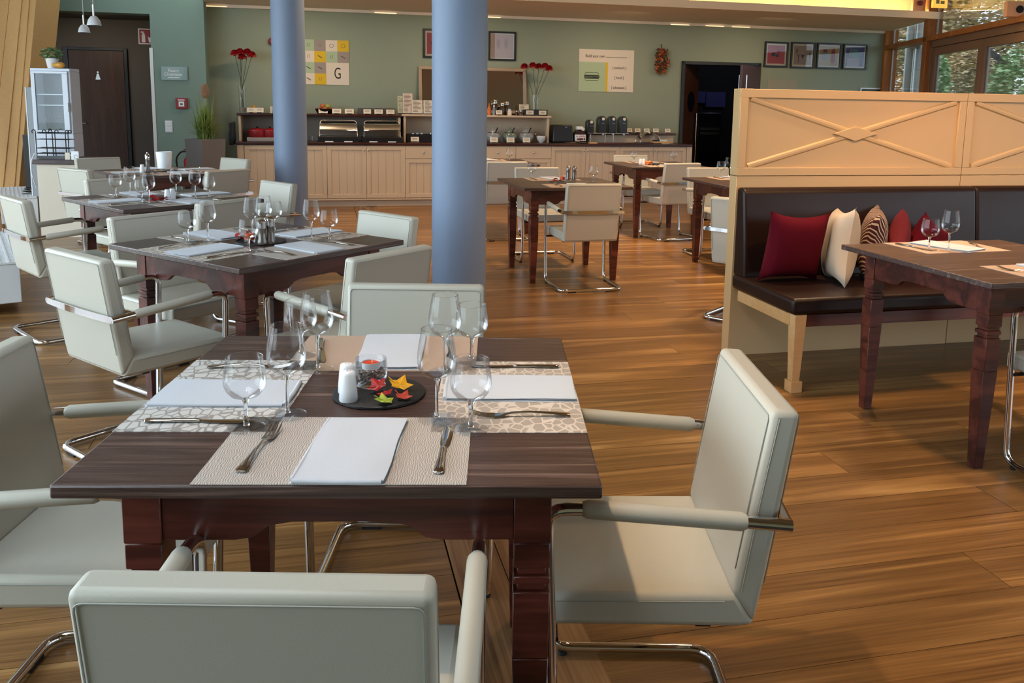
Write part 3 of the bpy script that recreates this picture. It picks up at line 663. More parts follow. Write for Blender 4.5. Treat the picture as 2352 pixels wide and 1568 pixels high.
SETS = {'A': (0, 1, 2, 3), 'B': (0, 1, 2, 3), 'C': (0, 1, 2, 3), 'F': (0, 1, 2, 3), 'D': (0, 2), 'E': (0, 2), 'H': (0, 2), 'J': (0, 2), 'G': (2, 0)}
def glass_z(key, P):
    L_ = TM(key).inverted() @ Vector((P.x, P.y, TH)); x, y = L_.x, L_.y; r = .03
    for k in SETS[key]:
        R = Matrix.Rotation(-k * PI / 2, 2); p = R @ Vector((x, y))
        if abs(p.x) < .225 + r and -.45 - r < p.y < -.146 + r: return .0016
    return .0002
# placemats
def mat_mesh():
    return MB().box(-.225, .225, -.15, .15, 0, .0013)
proto_mats = {}
def place(key, k, local, z=0.0, ang=0.0):
    """world location and z-rotation of a point given in the frame of side k (y towards the table centre, origin at the edge middle)"""
    x, y, a = TB[key]; A = a + k * PI / 2
    lx, ly = local[0], local[1] - .45
    return (x + lx * math.cos(A) - ly * math.sin(A), y + lx * math.sin(A) + ly * math.cos(A), TH + z), A + ang
# cutlery
def fork_proto():
    t = thing('fork', 'x', 'fork')
    h = [(0, -.100, .0040, .0085, .0016), (0, -.094, .0048, .0105, .0020), (0, -.080, .0058, .0092, .0019), (0, -.055, .0080, .0058, .0018), (0, -.02, .0095, .0036, .0020), (0, .012, .0085, .0032, .0022), (0, .028, .0060, .0050, .0018), (0, .040, .0036, .0108, .0014), (0, .052, .0030, .0122, .0012)]
    obj('handle', MB().loft(h, 10), 'cutlery', t, smooth=60)
    tn = MB()
    for i in range(4):
        x = -.0098 + .0065 * i
        tn.loft([(x, .050, .0030, .0024, .0011), (x, .070, .0040, .0019, .0010), (x, .090, .0085, .0016, .0009), (x, .102, .0135, .0007, .0006)], 6)
    o = obj('tines', tn, 'cutlery', t, smooth=60); o['kind'] = 'stuff'
    return t
def knife_proto():
    t = thing('knife', 'x', 'knife')
    obj('handle', MB().loft([(0, -.108, .0036, .0050, .0022), (0, -.103, .0040, .0092, .0034), (0, -.085, .0042, .0085, .0036), (0, -.045, .0042, .0060, .0034), (0, -.012, .0040, .0052, .0034), (0, -.006, .0040, .0062, .0036), (0, 0, .0038, .0042, .0026)], 10), 'cutlery', t, smooth=60)
    obj('blade', MB().loft([(0, 0, .0036, .0036, .0014), (.001, .012, .0032, .0080, .0011), (.0015, .045, .0030, .0098, .0009), (.0015, .075, .0030, .0100, .0008), (.0002, .094, .0032, .0066, .0007), (-.003, .104, .0034, .0012, .0005)], 8), 'cutlery', t, smooth=60)
    return t
forkP, knifeP = fork_proto(), knife_proto()
def napkin_mesh(seed):
    rr = random.Random(seed); mb = MB(); W, L = .078, .142
    layers = [(0, .0024, 0), (.0028, .0024, .006), (.0056, .0030, .002)]
    nx, ny = 8, 12
    for (z, th, sh) in layers:
        f1, f2 = rr.uniform(0, 6), rr.uniform(0, 6); w = W - sh; l = L - sh * 1.5
        def S(i, j, top):
            x = -w + 2 * w * i / nx; y = -l + 2 * l * j / ny
            edge = min(1, (w - abs(x)) / .012) ; e2 = min(1, (l - abs(y)) / .010)
            puff = .0014 * math.sin(x * 40 + f1) * math.sin(y * 22 + f2)
            zz = z + (th + puff * .8 if top else puff * .2 + .0001)
            if top: zz -= th * .45 * (1 - min(edge, e2))
            return (x + .0012 * math.sin(y * 30 + f1), y + .0012 * math.sin(x * 44 + f2), max(zz, .0002))
        vs = [S(i, j, 1) for j in range(ny + 1) for i in range(nx + 1)] + [S(i, j, 0) for j in range(ny + 1) for i in range(nx + 1)]
        n = nx + 1; N = n * (ny + 1); fs = []
        for j in range(ny):
            for i in range(nx):
                a = j * n + i; fs.append((a, a + 1, a + n + 1, a + n)); fs.append((N + a, N + a + n, N + a + n + 1, N + a + 1))
        for j in range(ny):
            a = j * n; fs.append((a, a + n, N + a + n, N + a)); a = j * n + nx; fs.append((a, N + a, N + a + n, a + n))
        for i in range(nx):
            fs.append((i, N + i, N + i + 1, i + 1)); a = ny * n + i; fs.append((a, a + 1, N + a + 1, N + a))
        mb.add(vs, fs)
    # rolled front fold on one side
    mb.tube([(-W + .004, -L + .002, .0040), (0, -L + .0005, .0042), (W - .006, -L + .003, .0046)], .0048, 8)
    mb.tube([(-W + .002, -L + .006, .0046), (-W + .001, 0, .0046), (-W + .003, L - .006, .0046)], .0036, 8)
    return mb
NAPK = []
for s_ in (1, 2, 3):
    me = bpy.data.meshes.new('napkin'); mb = napkin_mesh(s_); me.from_pydata(mb.v, [], mb.f); me.update(); me.materials.append(M['napkin']); me.shade_smooth(); me.set_sharp_from_angle(angle=math.radians(60)); NAPK.append(me)
def napkin(key, k, lx, ly, ang=0.0, flip=0, sc=1.0):
    (x, y, z), A = place(key, k, (lx, ly), .0016, ang)
    o = bpy.data.objects.new('napkin', NAPK[(k + ord(key)) % 3]); COL.objects.link(o); o.location = (x, y, z); o.rotation_euler = (0, 0, A + PI * flip); o.scale = (sc, 1, 1)
    tag(o, f'folded white cloth napkin on the {SIDE[key][k]} placemat of {TN[key]}', 'napkin', 'folded napkins on ' + TN[key])
def pmat(key, k, m, lx=0, ang=0.0):
    (x, y, z), A = place(key, k, (lx, .1515), .0002, ang)
    kk = (m,)
    if kk not in proto_mats:
        me = bpy.data.meshes.new('placemat'); mb = mat_mesh(); me.from_pydata(mb.v, [], mb.f); me.materials.append(M[m]); proto_mats[kk] = me
    o = bpy.data.objects.new('placemat', proto_mats[kk]); COL.objects.link(o); o.location = (x, y, z); o.rotation_euler = (0, 0, A)
    d = {'matcroc': 'grey-beige crocodile-grain placemat', 'matcrocw': 'pale crocodile-grain placemat', 'matweave': 'woven beige placemat', 'matplain': 'plain beige placemat'}[m]
    tag(o, f'{d} at the {SIDE[key][k]} side of {TN[key]}', 'placemat', 'placemats on ' + TN[key])
def cutl(proto, word, key, k, lx, ly, ang=0.0):
    (x, y, z), A = place(key, k, (lx, ly), .0018, ang)
    put(proto, x, y, z, A, f'steel {word} on the {SIDE[key][k]} placemat of {TN[key]}', word + 's on ' + TN[key])
def setting(key, k, m, nap=(.018, .15, 0, 0), fork=(-.15, .15, 0), knife=(.178, .15, 0)):
    pmat(key, k, m)
    if nap: napkin(key, k, *nap)
    if fork: cutl(forkP, 'fork', key, k, *fork)
    if knife: cutl(knifeP, 'knife', key, k, *knife)
setting('A', 0, 'matweave', (.018, .142, -.03, 0), (-.150, .142, -.05), (.178, .145, -.02))
setting('A', 1, 'matcroc', (.02, .145, .0, 1), (-.142, .128, .03), (.178, .135, 0))
setting('A', 2, 'matplain', (-.01, .155, .03, 0), (-.155, .15, .1), (.165, .15, .22))
setting('A', 3, 'matcrocw', (.018, .150, 0, 1), (-.165, .15, .03), (.178, .150, .0))
for k in range(4):
    setting('B', k, 'matweave' if k in (0, 2) else 'matcroc', (.018, .15, .04 * (k - 1.5), k % 2), (-.15, .15, .05 * (1 - k)), (.178, .15, .04))
    setting('C', k, 'matweave' if k in (0, 2) else 'matcroc', (.018, .15, .05 * (1.5 - k), k % 2), (-.15, .15, .04), (.178, .15, -.03))
    setting('F', k, 'matplain', (.018, .15, .05 * (k - 1), k % 2), None, (.178, .15, .02))
for key in 'DEHJ':
    setting(key, 0, 'matplain', (.05, .15, -.1, 0), (-.13, .15, 0), None)
    setting(key, 2, 'matplain', (-.02, .15, .2, 0), (-.16, .15, 0), (.16, .15, 0))
setting('G', 2, 'matplain', (.0, .16, .35, 0), (-.16, .16, -.5), (.17, .15, .15))
setting('G', 0, 'matplain', (.02, .15, 0, 0), (-.16, .15, .35), None)
glasses('A', [(661, 955), (730, 850), (1003, 965), (1022, 856)], [(566, 984), (692, 818), (1081, 988), (1083, 829)])
glasses('B', [(478, 556), (607, 541), (716, 550), (580, 545)], [(431, 556), (572, 580), (630, 530), (757, 552)])
glasses('C', [(299, 448), (343, 468), (405, 452), (449, 456)], [(266, 451), (326, 466), (481, 455)])
glasses('D', [], [(1222, 411), (1363, 419)])
glasses('E', [], [(1456, 374), (1547, 374)])
glasses('H', [], [(1170, 371)])
glasses('J', [(1673, 409)], [(1655, 406)])
glasses('G', [(2178, 578)], [(2133, 574)])

# ------------------------------------------------------------------ centrepieces
def maple(c1, size):
    pts = []
    for i, r in enumerate((.22, .50, .42, .80, .55, 1.0, .60, .86, .46, .58, .28)):
        a = -PI * .42 + i * (PI * 1.84) / 10 + PI / 2 - .42 * PI
        pts.append((r * size * math.cos(a), r * size * math.sin(a)))
    return pts
def leaf(nm, lab, P, rz, size, m, tilt, group='autumn leaves on the nearest table'):
    pts = maple(0, size); mb = MB(); n = len(pts)
    vs = [(0, 0, .006)] + [(x, y, .004 + .25 * abs(y) * (1 if i % 2 else .3)) for i, (x, y) in enumerate(pts)]
    vs += [(v[0], v[1], v[2] - .0008) for v in vs]; N = n + 1
    fs = [(0, i + 1, (i + 1) % n + 1) for i in range(n)] + [(N, N + (i + 1) % n + 1, N + i + 1) for i in range(n)] + [(i + 1, N + i + 1, N + (i + 1) % n + 1, (i + 1) % n + 1) for i in range(n)]
    mb.add(vs, fs); t = obj(nm, mb, m, None, P, rot=(tilt[0], tilt[1], rz), label=lab, cat='leaf', group=group)
    obj('leaf_stalk', MB().tube([(-.2 * size, 0, .005), (-.9 * size, .004, .012)], .0009, 5), m, t); return t
lr, ly, lg = mat('red_autumn_leaf', '#a01418', .4, var=.5, vscale=60), mat('yellow_autumn_leaf', '#d49a1c', .45, var=.4, vscale=50), mat('green_autumn_leaf', '#a0b040', .45, var=.5, vscale=50)
Pd = on_z(871, 905, TH)
sl = MB().lathe([(1e-5, 0), (.096, 0), (.099, .002), (.099, .006), (.097, .0075), (1e-5, .0075)], 48)
rr = random.Random(4)
sl.v = [(v[0] * (1 + .008 * math.sin(9 * math.atan2(v[1], v[0])) + .004 * math.sin(23 * math.atan2(v[1], v[0]))), v[1] * (1 + .008 * math.sin(9 * math.atan2(v[1], v[0]))), v[2]) for v in sl.v]
obj('slate_plate', sl, 'slate', None, (Pd.x, Pd.y, TH + .0002), smooth=40, label='round black slate plate in the middle of the nearest table', cat='plate')
ZS = TH + .0079
def shaker(px, py, z, lab, group, sc=1.0):
    P = on_z(px, py, z); t = thing('shaker', lab, 'shaker', (P.x, P.y, z), 0, group)
    obj('body', MB().lathe([(1e-5, 0), (.0185 * sc, 0), (.0195 * sc, .003), (.0185 * sc, .02 * sc), (.0150 * sc, .056 * sc), (.0135 * sc, .0615 * sc), (.010 * sc, .0635 * sc), (1e-5, .064 * sc)], 24), 'white', t, smooth=50)
    hl = MB()
    for k in range(3): hl.cyl((.004 * math.cos(k * 2.1), .004 * math.sin(k * 2.1), .0632 * sc), .0009, .0012, 6)
    o = obj('pour_holes', hl, 'ink', t); o['kind'] = 'stuff'
    return t
shaker(800.5, 919, ZS, 'white porcelain shaker on the slate plate, the front one', 'white shakers on the slate plate')
P = on_z(797, 903, ZS); shaker(797.5, 900, ZS, 'white porcelain shaker on the slate plate, half hidden behind the other', 'white shakers on the slate plate')
Pc = on_z(846, 889, ZS)
cj = thing('candle_jar', 'glass jar with pebbles and an orange tealight on the slate plate', 'candle', (Pc.x + .004, Pc.y + .012, ZS))
obj('jar', MB().lathe([(.026, 0), (.032, .003), (.028, .011), (.034, .018), (.036, .035), (.034, .062), (.032, .060), (.033, .035), (.031, .02), (1e-5, .014)], 28), 'glass', cj, smooth=60)
pb = MB(); rr = random.Random(11)
for k in range(150):
    a, r, z = rr.uniform(0, 6.28), .030 * math.sqrt(rr.random()), rr.uniform(.019, .038); pb.ball((r * math.cos(a), r * math.sin(a), z), rr.uniform(.0022, .0036), 6, .8)
o = obj('pebbles', pb, mat('mixed_pebbles', '#8a8078', .5, var=.9, vscale=160), cj, smooth=60); o['kind'] = 'stuff'
tl = obj('tealight_cup', MB().lathe([(1e-5, .040), (.019, .040), (.0195, .054), (.0188, .054), (.0185, .050), (1e-5, .050)], 24), mat('clear_white_cup', '#d8dde0', .3), cj, smooth=40)
obj('wax', MB().cyl((0, 0, .050), .0178, .002, 24), mat('orange_wax', '#d8471c', .35), cj); obj('wick', MB().cyl((.003, 0, .052), .0012, .006, 6), 'card', cj)
def leaf_at(px, py, rz, size, m, tilt, lab, dz=.004):
    P = on_z(px, py, ZS + dz); leaf('autumn_leaf', lab, (P.x, P.y, ZS + dz), rz, size, m, tilt)
leaf_at(872, 890, .4, .030, lr, (.35, -.3, 0), 'red autumn leaf standing against the pebble jar on the slate plate', .012)
leaf_at(888, 905, 2.4, .026, lr, (-.2, .2, 0), 'dark red curled leaf at the middle of the slate plate', .006)
leaf_at(918, 890, -.35, .036, ly, (.15, .25, 0), 'yellow autumn leaf at the back right of the slate plate', .010)
leaf_at(885, 925, .3, .028, lg, (.1, .2, 0), 'yellow-green leaf at the front of the slate plate', .004)
leaf_at(925, 916, -.5, .026, mat('brick_leaf', '#a83a2a', .5, var=.4, vscale=60), (.05, .1, 0), 'brick red leaf at the right of the slate plate', .003)
def tray(key, r, m='slate'):
    x, y, a = TB[key]; obj('serving_plate', MB().lathe([(1e-5, 0), (r, 0), (r, .006), (1e-5, .006)], 32), m, None, (x, y, TH + .0002), smooth=40, label=f'round black plate in the middle of {TN[key]}', cat='plate', group='black plates in the table centres')
    return TH + .0064
def mill(px, py, z, h, lab, group):
    P = on_z(px, py, z); t = thing('spice_mill', lab, 'mill', (P.x, P.y, z), 0, group)
    obj('glass_body', MB().lathe([(1e-5, 0), (.021, 0), (.021, h * .1), (.017, h * .2), (.017, h * .6), (1e-5, h * .6)], 20), mat('smoky_glass', '#5c5148', .1, spec=.8), t, smooth=50)
    obj('cap', MB().lathe([(.018, h * .6), (.020, h * .65), (.020, h * .88), (.012, h * .92), (.006, h * .95), (.006, h), (1e-5, h)], 20), 'chrome', t, smooth=50)
def tealight(px, py, z, lab):
    P = on_z(px, py, z); t = thing('tealight', lab, 'candle', (P.x, P.y, z), 0, 'orange tealights on the tables')
    obj('cup', MB().lathe([(1e-5, 0), (.022, 0), (.028, .045), (.026, .045), (.020, .004), (1e-5, .004)], 20), 'glass', t, smooth=50)
    obj('wax', MB().cyl((0, 0, .012), .021, .026, 18), mat('orange_wax_glow', '#e0541c', .4), t)
def petals(px, py, z, m, lab, n, r, seed, cat='flower'):
    rr = random.Random(seed); P = on_z(px, py, z); mb = MB()
    for i in range(n):
        a = rr.uniform(0, 6.28); q = r * math.sqrt(rr.random()); s = r * rr.uniform(.3, .5); R = Matrix.Rotation(rr.uniform(0, 6.28), 3, 'Z') @ Matrix.Rotation(rr.uniform(-.8, .8), 3, 'X')
        c = Vector((q * math.cos(a), q * math.sin(a), rr.uniform(.006, r * .7)))
        x, y = R @ Vector((s, 0, 0)), R @ Vector((0, s * .7, 0)); mb.add([c - x, c - y, c + x, c + y], [(0, 1, 2, 3)])
    o = obj('table_decoration', mb, m, None, (P.x, P.y, z), label=lab, cat='decoration'); return o
zb = tray('B', .11)
mill(603, 560, zb, .115, 'tall spice mill on the second table, the left one', 'spice mills on the second table'); mill(622, 558, zb, .125, 'tall spice mill on the second table, the right one', 'spice mills on the second table')
tealight(574, 556, zb, 'glowing orange tealight in a glass on the second table')
petals(555, 553, TH + .001, lr, 'red autumn leaves beside the tealight on the second table', 14, .05, 21)
zc = tray('C', .095)
shaker(385, 459, zc, 'white shaker on the third left table, the left one', 'white shakers on the third left table', 1.05); shaker(396, 457, zc, 'white shaker on the third left table, the right one', 'white shakers on the third left table', 1.05)
petals(364, 463, zc, lr, 'red and orange leaves beside the white shakers', 20, .05, 22)
zf = tray('F', .095)
mill(340, 395, zf, .17, 'tall glass pepper mill on the rear left table', None)
shaker(327, 396, zf, 'single white shaker left of the tall mill on the rear left table', None, 1.1)
petals(362, 396, zf, mO, 'orange leaf decoration between the mill and the white cup', 10, .05, 23)
P = on_z(378, 388, TH); obj('white_cup', MB().lathe([(1e-5, .002), (.058, 0), (.070, .155), (.068, .158), (.066, .155), (.054, .006), (1e-5, .006)], 32), 'white', None, (P.x, P.y, TH + .0005), smooth=40, label='large white cup standing on the rear left table', cat='cup')
zd = tray('D', .11)
mill(1305, 412, zd, .12, 'steel-capped spice mill, the left one on the table right of the thick pillar', 'spice mills right of the pillar'); mill(1319, 412, zd, .12, 'steel-capped spice mill, the right one on the table right of the thick pillar', 'spice mills right of the pillar')
tealight(1292, 416, zd, 'orange tealight on the table right of the thick pillar'); petals(1277, 416, zd, lr, 'dark red leaves beside the mills right of the thick pillar', 10, .045, 24)
ze = tray('E', .1)
shaker(1471, 378, ze, 'pale shaker on the table by the right buffet, left one', 'shakers by the right buffet'); shaker(1478, 378, ze, 'pale shaker on the table by the right buffet, right one', 'shakers by the right buffet')
petals(1489, 378, ze, mat('orange_petals', '#e0761c', .5), 'orange flower on the table by the right buffet', 24, .055, 25)

# ================================================================== PARTITION AND BENCH
PN = thing('partition', 'cream painted wooden partition with raised cross panels behind the bench', 'partition', PO, G)
TK = .085
PW = 1.443
for i in range(3):
    u0 = i * PW + (.0015 if i else 0); u1 = (i + 1) * PW - .0015; c = (u0 + u1) / 2
    s = obj('panel', MB().box(u0, u1, .012, TK, 1.0255, 1.5), 'part', PN, bevel=.0015, seg=1)
    a, b, z0, z1 = u0 + .047, u1 - .047, 1.069, 1.453
    obj('panel_frame', MB().box(u0, u1, 0, .0125, z1, 1.5).box(u0, u1, 0, .0125, 1.0255, z0).box(u0, a, 0, .0125, z0, z1).box(b, u1, 0, .0125, z0, z1), 'part', s, bevel=.0015, seg=1)
    ln = math.hypot(b - a, z1 - z0); an = math.atan2(z1 - z0, b - a); zc_ = (z0 + z1) / 2
    for sg in (1, -1):
        R = Matrix.Translation((c, 0, zc_)) @ Matrix.Rotation(-sg * an, 4, 'Y')
        mb = MB().prism([(.0125, -.019), (.0045, -.011), (.0035, 0), (.0045, .011), (.0125, .019)], -ln / 2 + .02, ln / 2 - .02, 'x', R)
        obj('batten', mb, 'part', s)
    obj('diamond', MB().prism([(c - .14, zc_), (c, zc_ - .042), (c + .14, zc_), (c, zc_ + .042)], -.003, .0125, 'y'), 'part', s, bevel=.003)
    obj('lower_panel', MB().box(u0, u1, 0.002, TK - .002, 0, 1.0225), 'part', PN, bevel=.0015, seg=1)
BN = thing('upholstered_bench', 'dark brown leather bench seat and back along the partition', 'bench', PO, G)
BU = [(0.004, 1.485), (1.489, 2.97), (2.974, 4.3)]
for a, b in BU:
    pf_ = [(-.001, .47), (-.135, .47), (-.115, .70), (-.085, .945), (-.06, .965), (-.001, .962)]
    obj('back_cushion', MB().prism(pf_, a, b, 'x'), 'bench', BN, bevel=.022, seg=4)
obj('seat_cushion', MB().box(-.008, 4.3, -.662, -.012, .398, .480), 'bench', BN, bevel=.022, seg=4)
obj('side_rail', MB().box(.010, .034, -.60, -.06, .335, .394), 'paleleg', BN, bevel=.002)
obj('front_rail', MB().box(.07, 4.25, -.645, -.62, .335, .396), 'tablewood', BN, bevel=.002)
for k, x in enumerate((.012, 2.1, 4.15)):
    lg_ = MB().taper((x + .012, x + .052, -.640, -.595), (x, x + .064, -.652, -.588), .055, .397)
    l = obj('leg', lg_, 'paleleg', BN, bevel=.002, label='pale wooden bench leg' if k == 0 else None)
    obj('foot_block', MB().box(x + .002, x + .064, -.650, -.586, 0, .058), 'paleleg', l, bevel=.003)
# cushions
def pillow(W, H, T, m, name, lab, P, rot):
    n = 14; mb = MB(); vs = []; fs = []
    for sgn in (1, -1):
        for j in range(n + 1):
            for i in range(n + 1):
                u = -1 + 2 * i / n; v = -1 + 2 * j / n
                pin = 1 - .17 * (1 - abs(u) ** 2) * abs(v) ** 3; pin2 = 1 - .17 * (1 - abs(v) ** 2) * abs(u) ** 3
                x = u * W / 2 * pin2; z = v * H / 2 * pin
                y = sgn * T / 2 * (max(0, (1 - abs(u) ** 2.6)) * max(0, (1 - abs(v) ** 2.6))) ** .5 + .004 * math.sin(u * 5 + v * 3) * (1 - abs(u)) * (1 - abs(v))
                vs.append((x, y, z))
    N = (n + 1) ** 2
    for j in range(n):
        for i in range(n):
            a = j * (n + 1) + i; fs.append((a, a + 1, a + n + 2, a + n + 1)); fs.append((N + a, N + a + n + 1, N + a + n + 2, N + a + 1))
    mb.add(vs, fs); o = obj(name, mb, m, None, P, rot=rot, smooth=80, label=lab, cat='cushion', group='scatter cushions on the leather bench')
    e = [(-W / 2, 0, -H / 2), (W / 2, 0, -H / 2), (W / 2, 0, H / 2), (-W / 2, 0, H / 2)]
    return o
def at_off(px, py, off): u, z = on_part(px, py, off); return RP(u, off, z)
pat = bpy.data.materials.new('striped_leaf_fabric'); pat.use_nodes = True; n_ = pat.node_tree; b_ = n_.nodes['Principled BSDF']; tc = n_.nodes.new('ShaderNodeTexCoord')
wv = n_.nodes.new('ShaderNodeTexWave'); wv.inputs['Scale'].default_value = 24; wv.inputs['Distortion'].default_value = 5; wv.inputs['Detail'].default_value = 1; wv.inputs['Detail Scale'].default_value = .5
mp_ = n_.nodes.new('ShaderNodeMapping'); mp_.inputs['Rotation'].default_value = (0, .7, .5); n_.links.new(tc.outputs['Object'], mp_.inputs[0]); n_.links.new(mp_.outputs[0], wv.inputs['Vector'])
cr_ = n_.nodes.new('ShaderNodeValToRGB'); cr_.color_ramp.elements[0].position = .72; cr_.color_ramp.elements[0].color = lin('#40101a'); cr_.color_ramp.elements[1].position = .78; cr_.color_ramp.elements[1].color = lin('#cdb79c')
n_.links.new(wv.outputs['Fac'], cr_.inputs[0]); n_.links.new(cr_.outputs[0], b_.inputs['Base Color']); b_.inputs['Roughness'].default_value = .85
PI2 = PI / 2
pillow(.37, .385, .15, 'cushred', 'scatter_cushion', 'large plain deep red square cushion, foremost on the bench', at_off(1824, 566, .27) + Vector((0, 0, .0)), (.16, .05, G + .05))
pillow(.42, .42, .15, 'cushcream', 'scatter_cushion', 'cream cushion standing edge-on beside the large red one', at_off(1930, 563, .27), (.10, .10, G + 1.22))
pillow(.38, .38, .14, pat, 'scatter_cushion', 'dark red and cream striped cushion behind the cream one', at_off(2003, 555, .22), (.12, -.05, G + 1.0))
pillow(.32, .32, .12, 'cushdust', 'scatter_cushion', 'dusty red cushion, fourth along the bench', at_off(2062, 560, .22), (.10, .55, G + .9))
pillow(.30, .30, .12, 'cushred', 'scatter_cushion', 'red cushion farthest along the bench, behind the glasses', at_off(2125, 562, .2), (.18, .45, G + .35))
# ================================================================== BUFFET
CO = .60                                   # cabinet front, metres before the wall
def cu(px, py=400, off=CO): return on_wall(px, py, off)[0]
CT = .868                                  # worktop top
def wt(name, lab, cat, u, off, z, rz=0.0, group=None): return thing(name, lab, cat, RW(u, off, z), G + rz, group)
wk0, wk1 = cu(542, 330), cu(1589, 333)
wt_o = wt('worktop', 'long dark wooden worktop of the buffet', 'worktop', 0, 0, 0)
obj('slab', MB().box(wk0, wk1, -.63, -.003, .830, CT), 'redwood', wt_o, bevel=.006)
def door(par, a, b, z0, z1, knob, planks=True):
    fw = .052
    d = obj('door', MB().box(a, b, -CO - .018, -CO, z0, z0 + fw).box(a, b, -CO - .018, -CO, z1 - fw, z1).box(a, a + fw, -CO - .018, -CO, z0 + fw, z1 - fw).box(b - fw, b, -CO - .018, -CO, z0 + fw, z1 - fw), 'cream', par, bevel=.002, seg=1)
    m = MB().tube([(a + fw, -CO - .012, z0 + fw), (b - fw, -CO - .012, z0 + fw), (b - fw, -CO - .012, z1 - fw), (a + fw, -CO - .012, z1 - fw)], .006, 4, closed=True)
    obj('moulding', m, 'cream', d)
    n = 4; w = (b - a - 2 * fw) / n
    for i in range(n): obj('panel_board', MB().box(a + fw + i * w + .0012, a + fw + (i + 1) * w - .0012, -CO - .006, -CO, z0 + fw, z1 - fw), 'cream', d, bevel=.001, seg=1)
    if knob: obj('knob', MB().lathe([(.004, 0), (.005, .008), (.012, .012), (.013, .02), (.006, .024), (1e-5, .0245)], 12, Matrix.Translation((a + fw / 2 if knob < 0 else b - fw / 2, -CO - .018, z1 - .055)) @ Matrix.Rotation(PI / 2, 4, 'X')), 'steel', d, smooth=50, label='small round metal knob')
    return d
def drawer(par, a, b, z0, z1):
    d = obj('drawer', MB().box(a, b, -CO - .018, -CO, z0, z1), 'cream', par, bevel=.002, seg=1)
    obj('knob', MB().lathe([(.004, 0), (.005, .008), (.012, .012), (.013, .02), (.006, .024), (1e-5, .0245)], 12, Matrix.Translation(((a + b) / 2, -CO - .018, (z0 + z1) / 2)) @ Matrix.Rotation(PI / 2, 4, 'X')), 'steel', d, smooth=50)
seams = [563, 657, 751.7, 842, 931, 1015, 1100, 1183.6, 1264.5, 1343, 1421.4, 1498, 1573]
units = [(0, 2, 'two plank doors at the left end of the buffet'), (2, 4, 'two plank doors under the roll-top warmers'), (4, 6, 'drawers and doors half hidden by the thick pillar'), (6, 8, 'two drawers over doors under the three glazed jars'), (8, 10, 'two plank doors under the black toaster and spread jar'), (10, 12, 'two plank doors at the right end of the buffet')]
ZB, ZT = .115, .822
for i0, i2, lab in units:
    us = [cu(seams[k]) for k in (i0, i0 + 1, i2)]
    t = wt('cabinet', 'cream cabinet unit with ' + lab, 'cabinet', 0, 0, 0, group='cream cabinet units of the buffet')
    obj('carcass', MB().box(us[0] + .001, us[2] - .001, -CO, -.003, ZB - .01, .829), 'cream', t)
    for j in (0, 1):
        a, b = us[j] + .002, us[j + 1] - .002
        if i0 in (4, 6):
            drawer(t, a, b, .655, ZT); door(t, a, b, ZB, .648, 0)
        else: door(t, a, b, ZB, ZT, 1 if j == 0 else -1)
pe = wt('buffet_plinth', 'cream plinth and end posts of the buffet', 'plinth', 0, 0, 0)
obj('plinth_board', MB().box(cu(547) + .01, cu(1586) - .01, -CO + .03, -.01, 0, ZB - .03), 'cream', pe)
obj('base_moulding', MB().box(cu(547), cu(1586), -CO - .02, -.01, ZB - .03, ZB - .011), 'cream', pe, bevel=.004)
for a, b in ((547, 562), (1574, 1586)): obj('end_post', MB().box(cu(a), cu(b), -CO - .018, -.01, ZB - .01, .829), 'cream', pe, bevel=.002)
# --- shelf units on the worktop
SO = .36
def su(px, py=262, off=SO): return on_wall(px, py, off)[0]
SZ = 1.243
def shelf(lab, px0, px1, z, tw, top_m, sides_m, over=.035, backm='cream'):
    a, b = su(px0), su(px1); t = wt('shelf_unit', lab, 'shelf', 0, 0, 0, group='open shelf units on the buffet')
    obj('shelf_board', MB().box(a - over, b + over, -SO - .02, -.004, z - tw, z), top_m, t, bevel=.006)
    obj('side_panel', MB().box(a, a + .03, -SO, -.004, CT + .0005, z - tw), sides_m, t, bevel=.002); obj('side_panel', MB().box(b - .03, b, -SO, -.004, CT + .0005, z - tw), sides_m, t, bevel=.002)
    obj('back_panel', MB().box(a + .03, b - .03, -.016, -.004, CT + .0005, z - tw), backm, t)
shelf('left open shelf unit with dark top above the red pots and warmers', 547, 920, SZ, .035, 'redwood', 'cream', .02, mat('shelf_back_grey', '#8a7d70', .6))
shelf('middle cream open shelf unit above the three glazed jars', 927, 1262, SZ + .012, .03, 'cream', 'cream', .028)
lu0, lu1 = on_wall(1350, 310, .3)[0], on_wall(1552, 310, .3)[0]
LZ = on_wall(1400, 305, .3)[1]
t = wt('shelf_unit', 'low cream shelf with dark top carrying cereal dispensers at the right', 'shelf', 0, 0, 0, group='open shelf units on the buffet')
obj('shelf_board', MB().box(lu0, lu1, -.32, -.004, LZ - .03, LZ), 'redwood', t, bevel=.006); obj('front_panel', MB().box(lu0 + .02, lu1 - .03, -.29, -.275, CT + .0005, LZ - .03), 'cream', t); obj('side_panel', MB().box(lu1 - .05, lu1 - .03, -.275, -.004, CT + .0005, LZ - .03), 'cream', t)

# --- helper for items measured on the picture plane `off` before the wall
def W_(px, off, z): return on_wall(px, 300, off)[0]
def card(px, pw, z, off, lab, group, base=True, h=.062, tilt=.25, lines=2, black=True):
    u = W_(px, off, z); wd = pw / 2 * (1 / 158.0)
    t = wt('price_card', lab, 'card', u, off, z, group=group)
    if black: obj('holder', MB().box(-wd * .55, wd * .55, -.012, .03, 0, .012), 'black', t)
    R = Matrix.Translation((0, 0, .010)) @ Matrix.Rotation(-tilt, 4, 'X')
    obj('card_face', MB().box(-wd, wd, 0, .002, 0, h, R), 'card', t)
    pm = MB()
    for k in range(lines): pm.box(-wd * .62, wd * .62, -.0008, 0, h * (.66 - .22 * k), h * (.74 - .22 * k), R)
    o = obj('print_line', pm, 'print', t); o['kind'] = 'stuff'
GC1, GC2, GC3, GC4 = 'small cards on the left shelf', 'small cards by the jars', 'small cards on the low right shelf', 'small cards on the middle shelf'
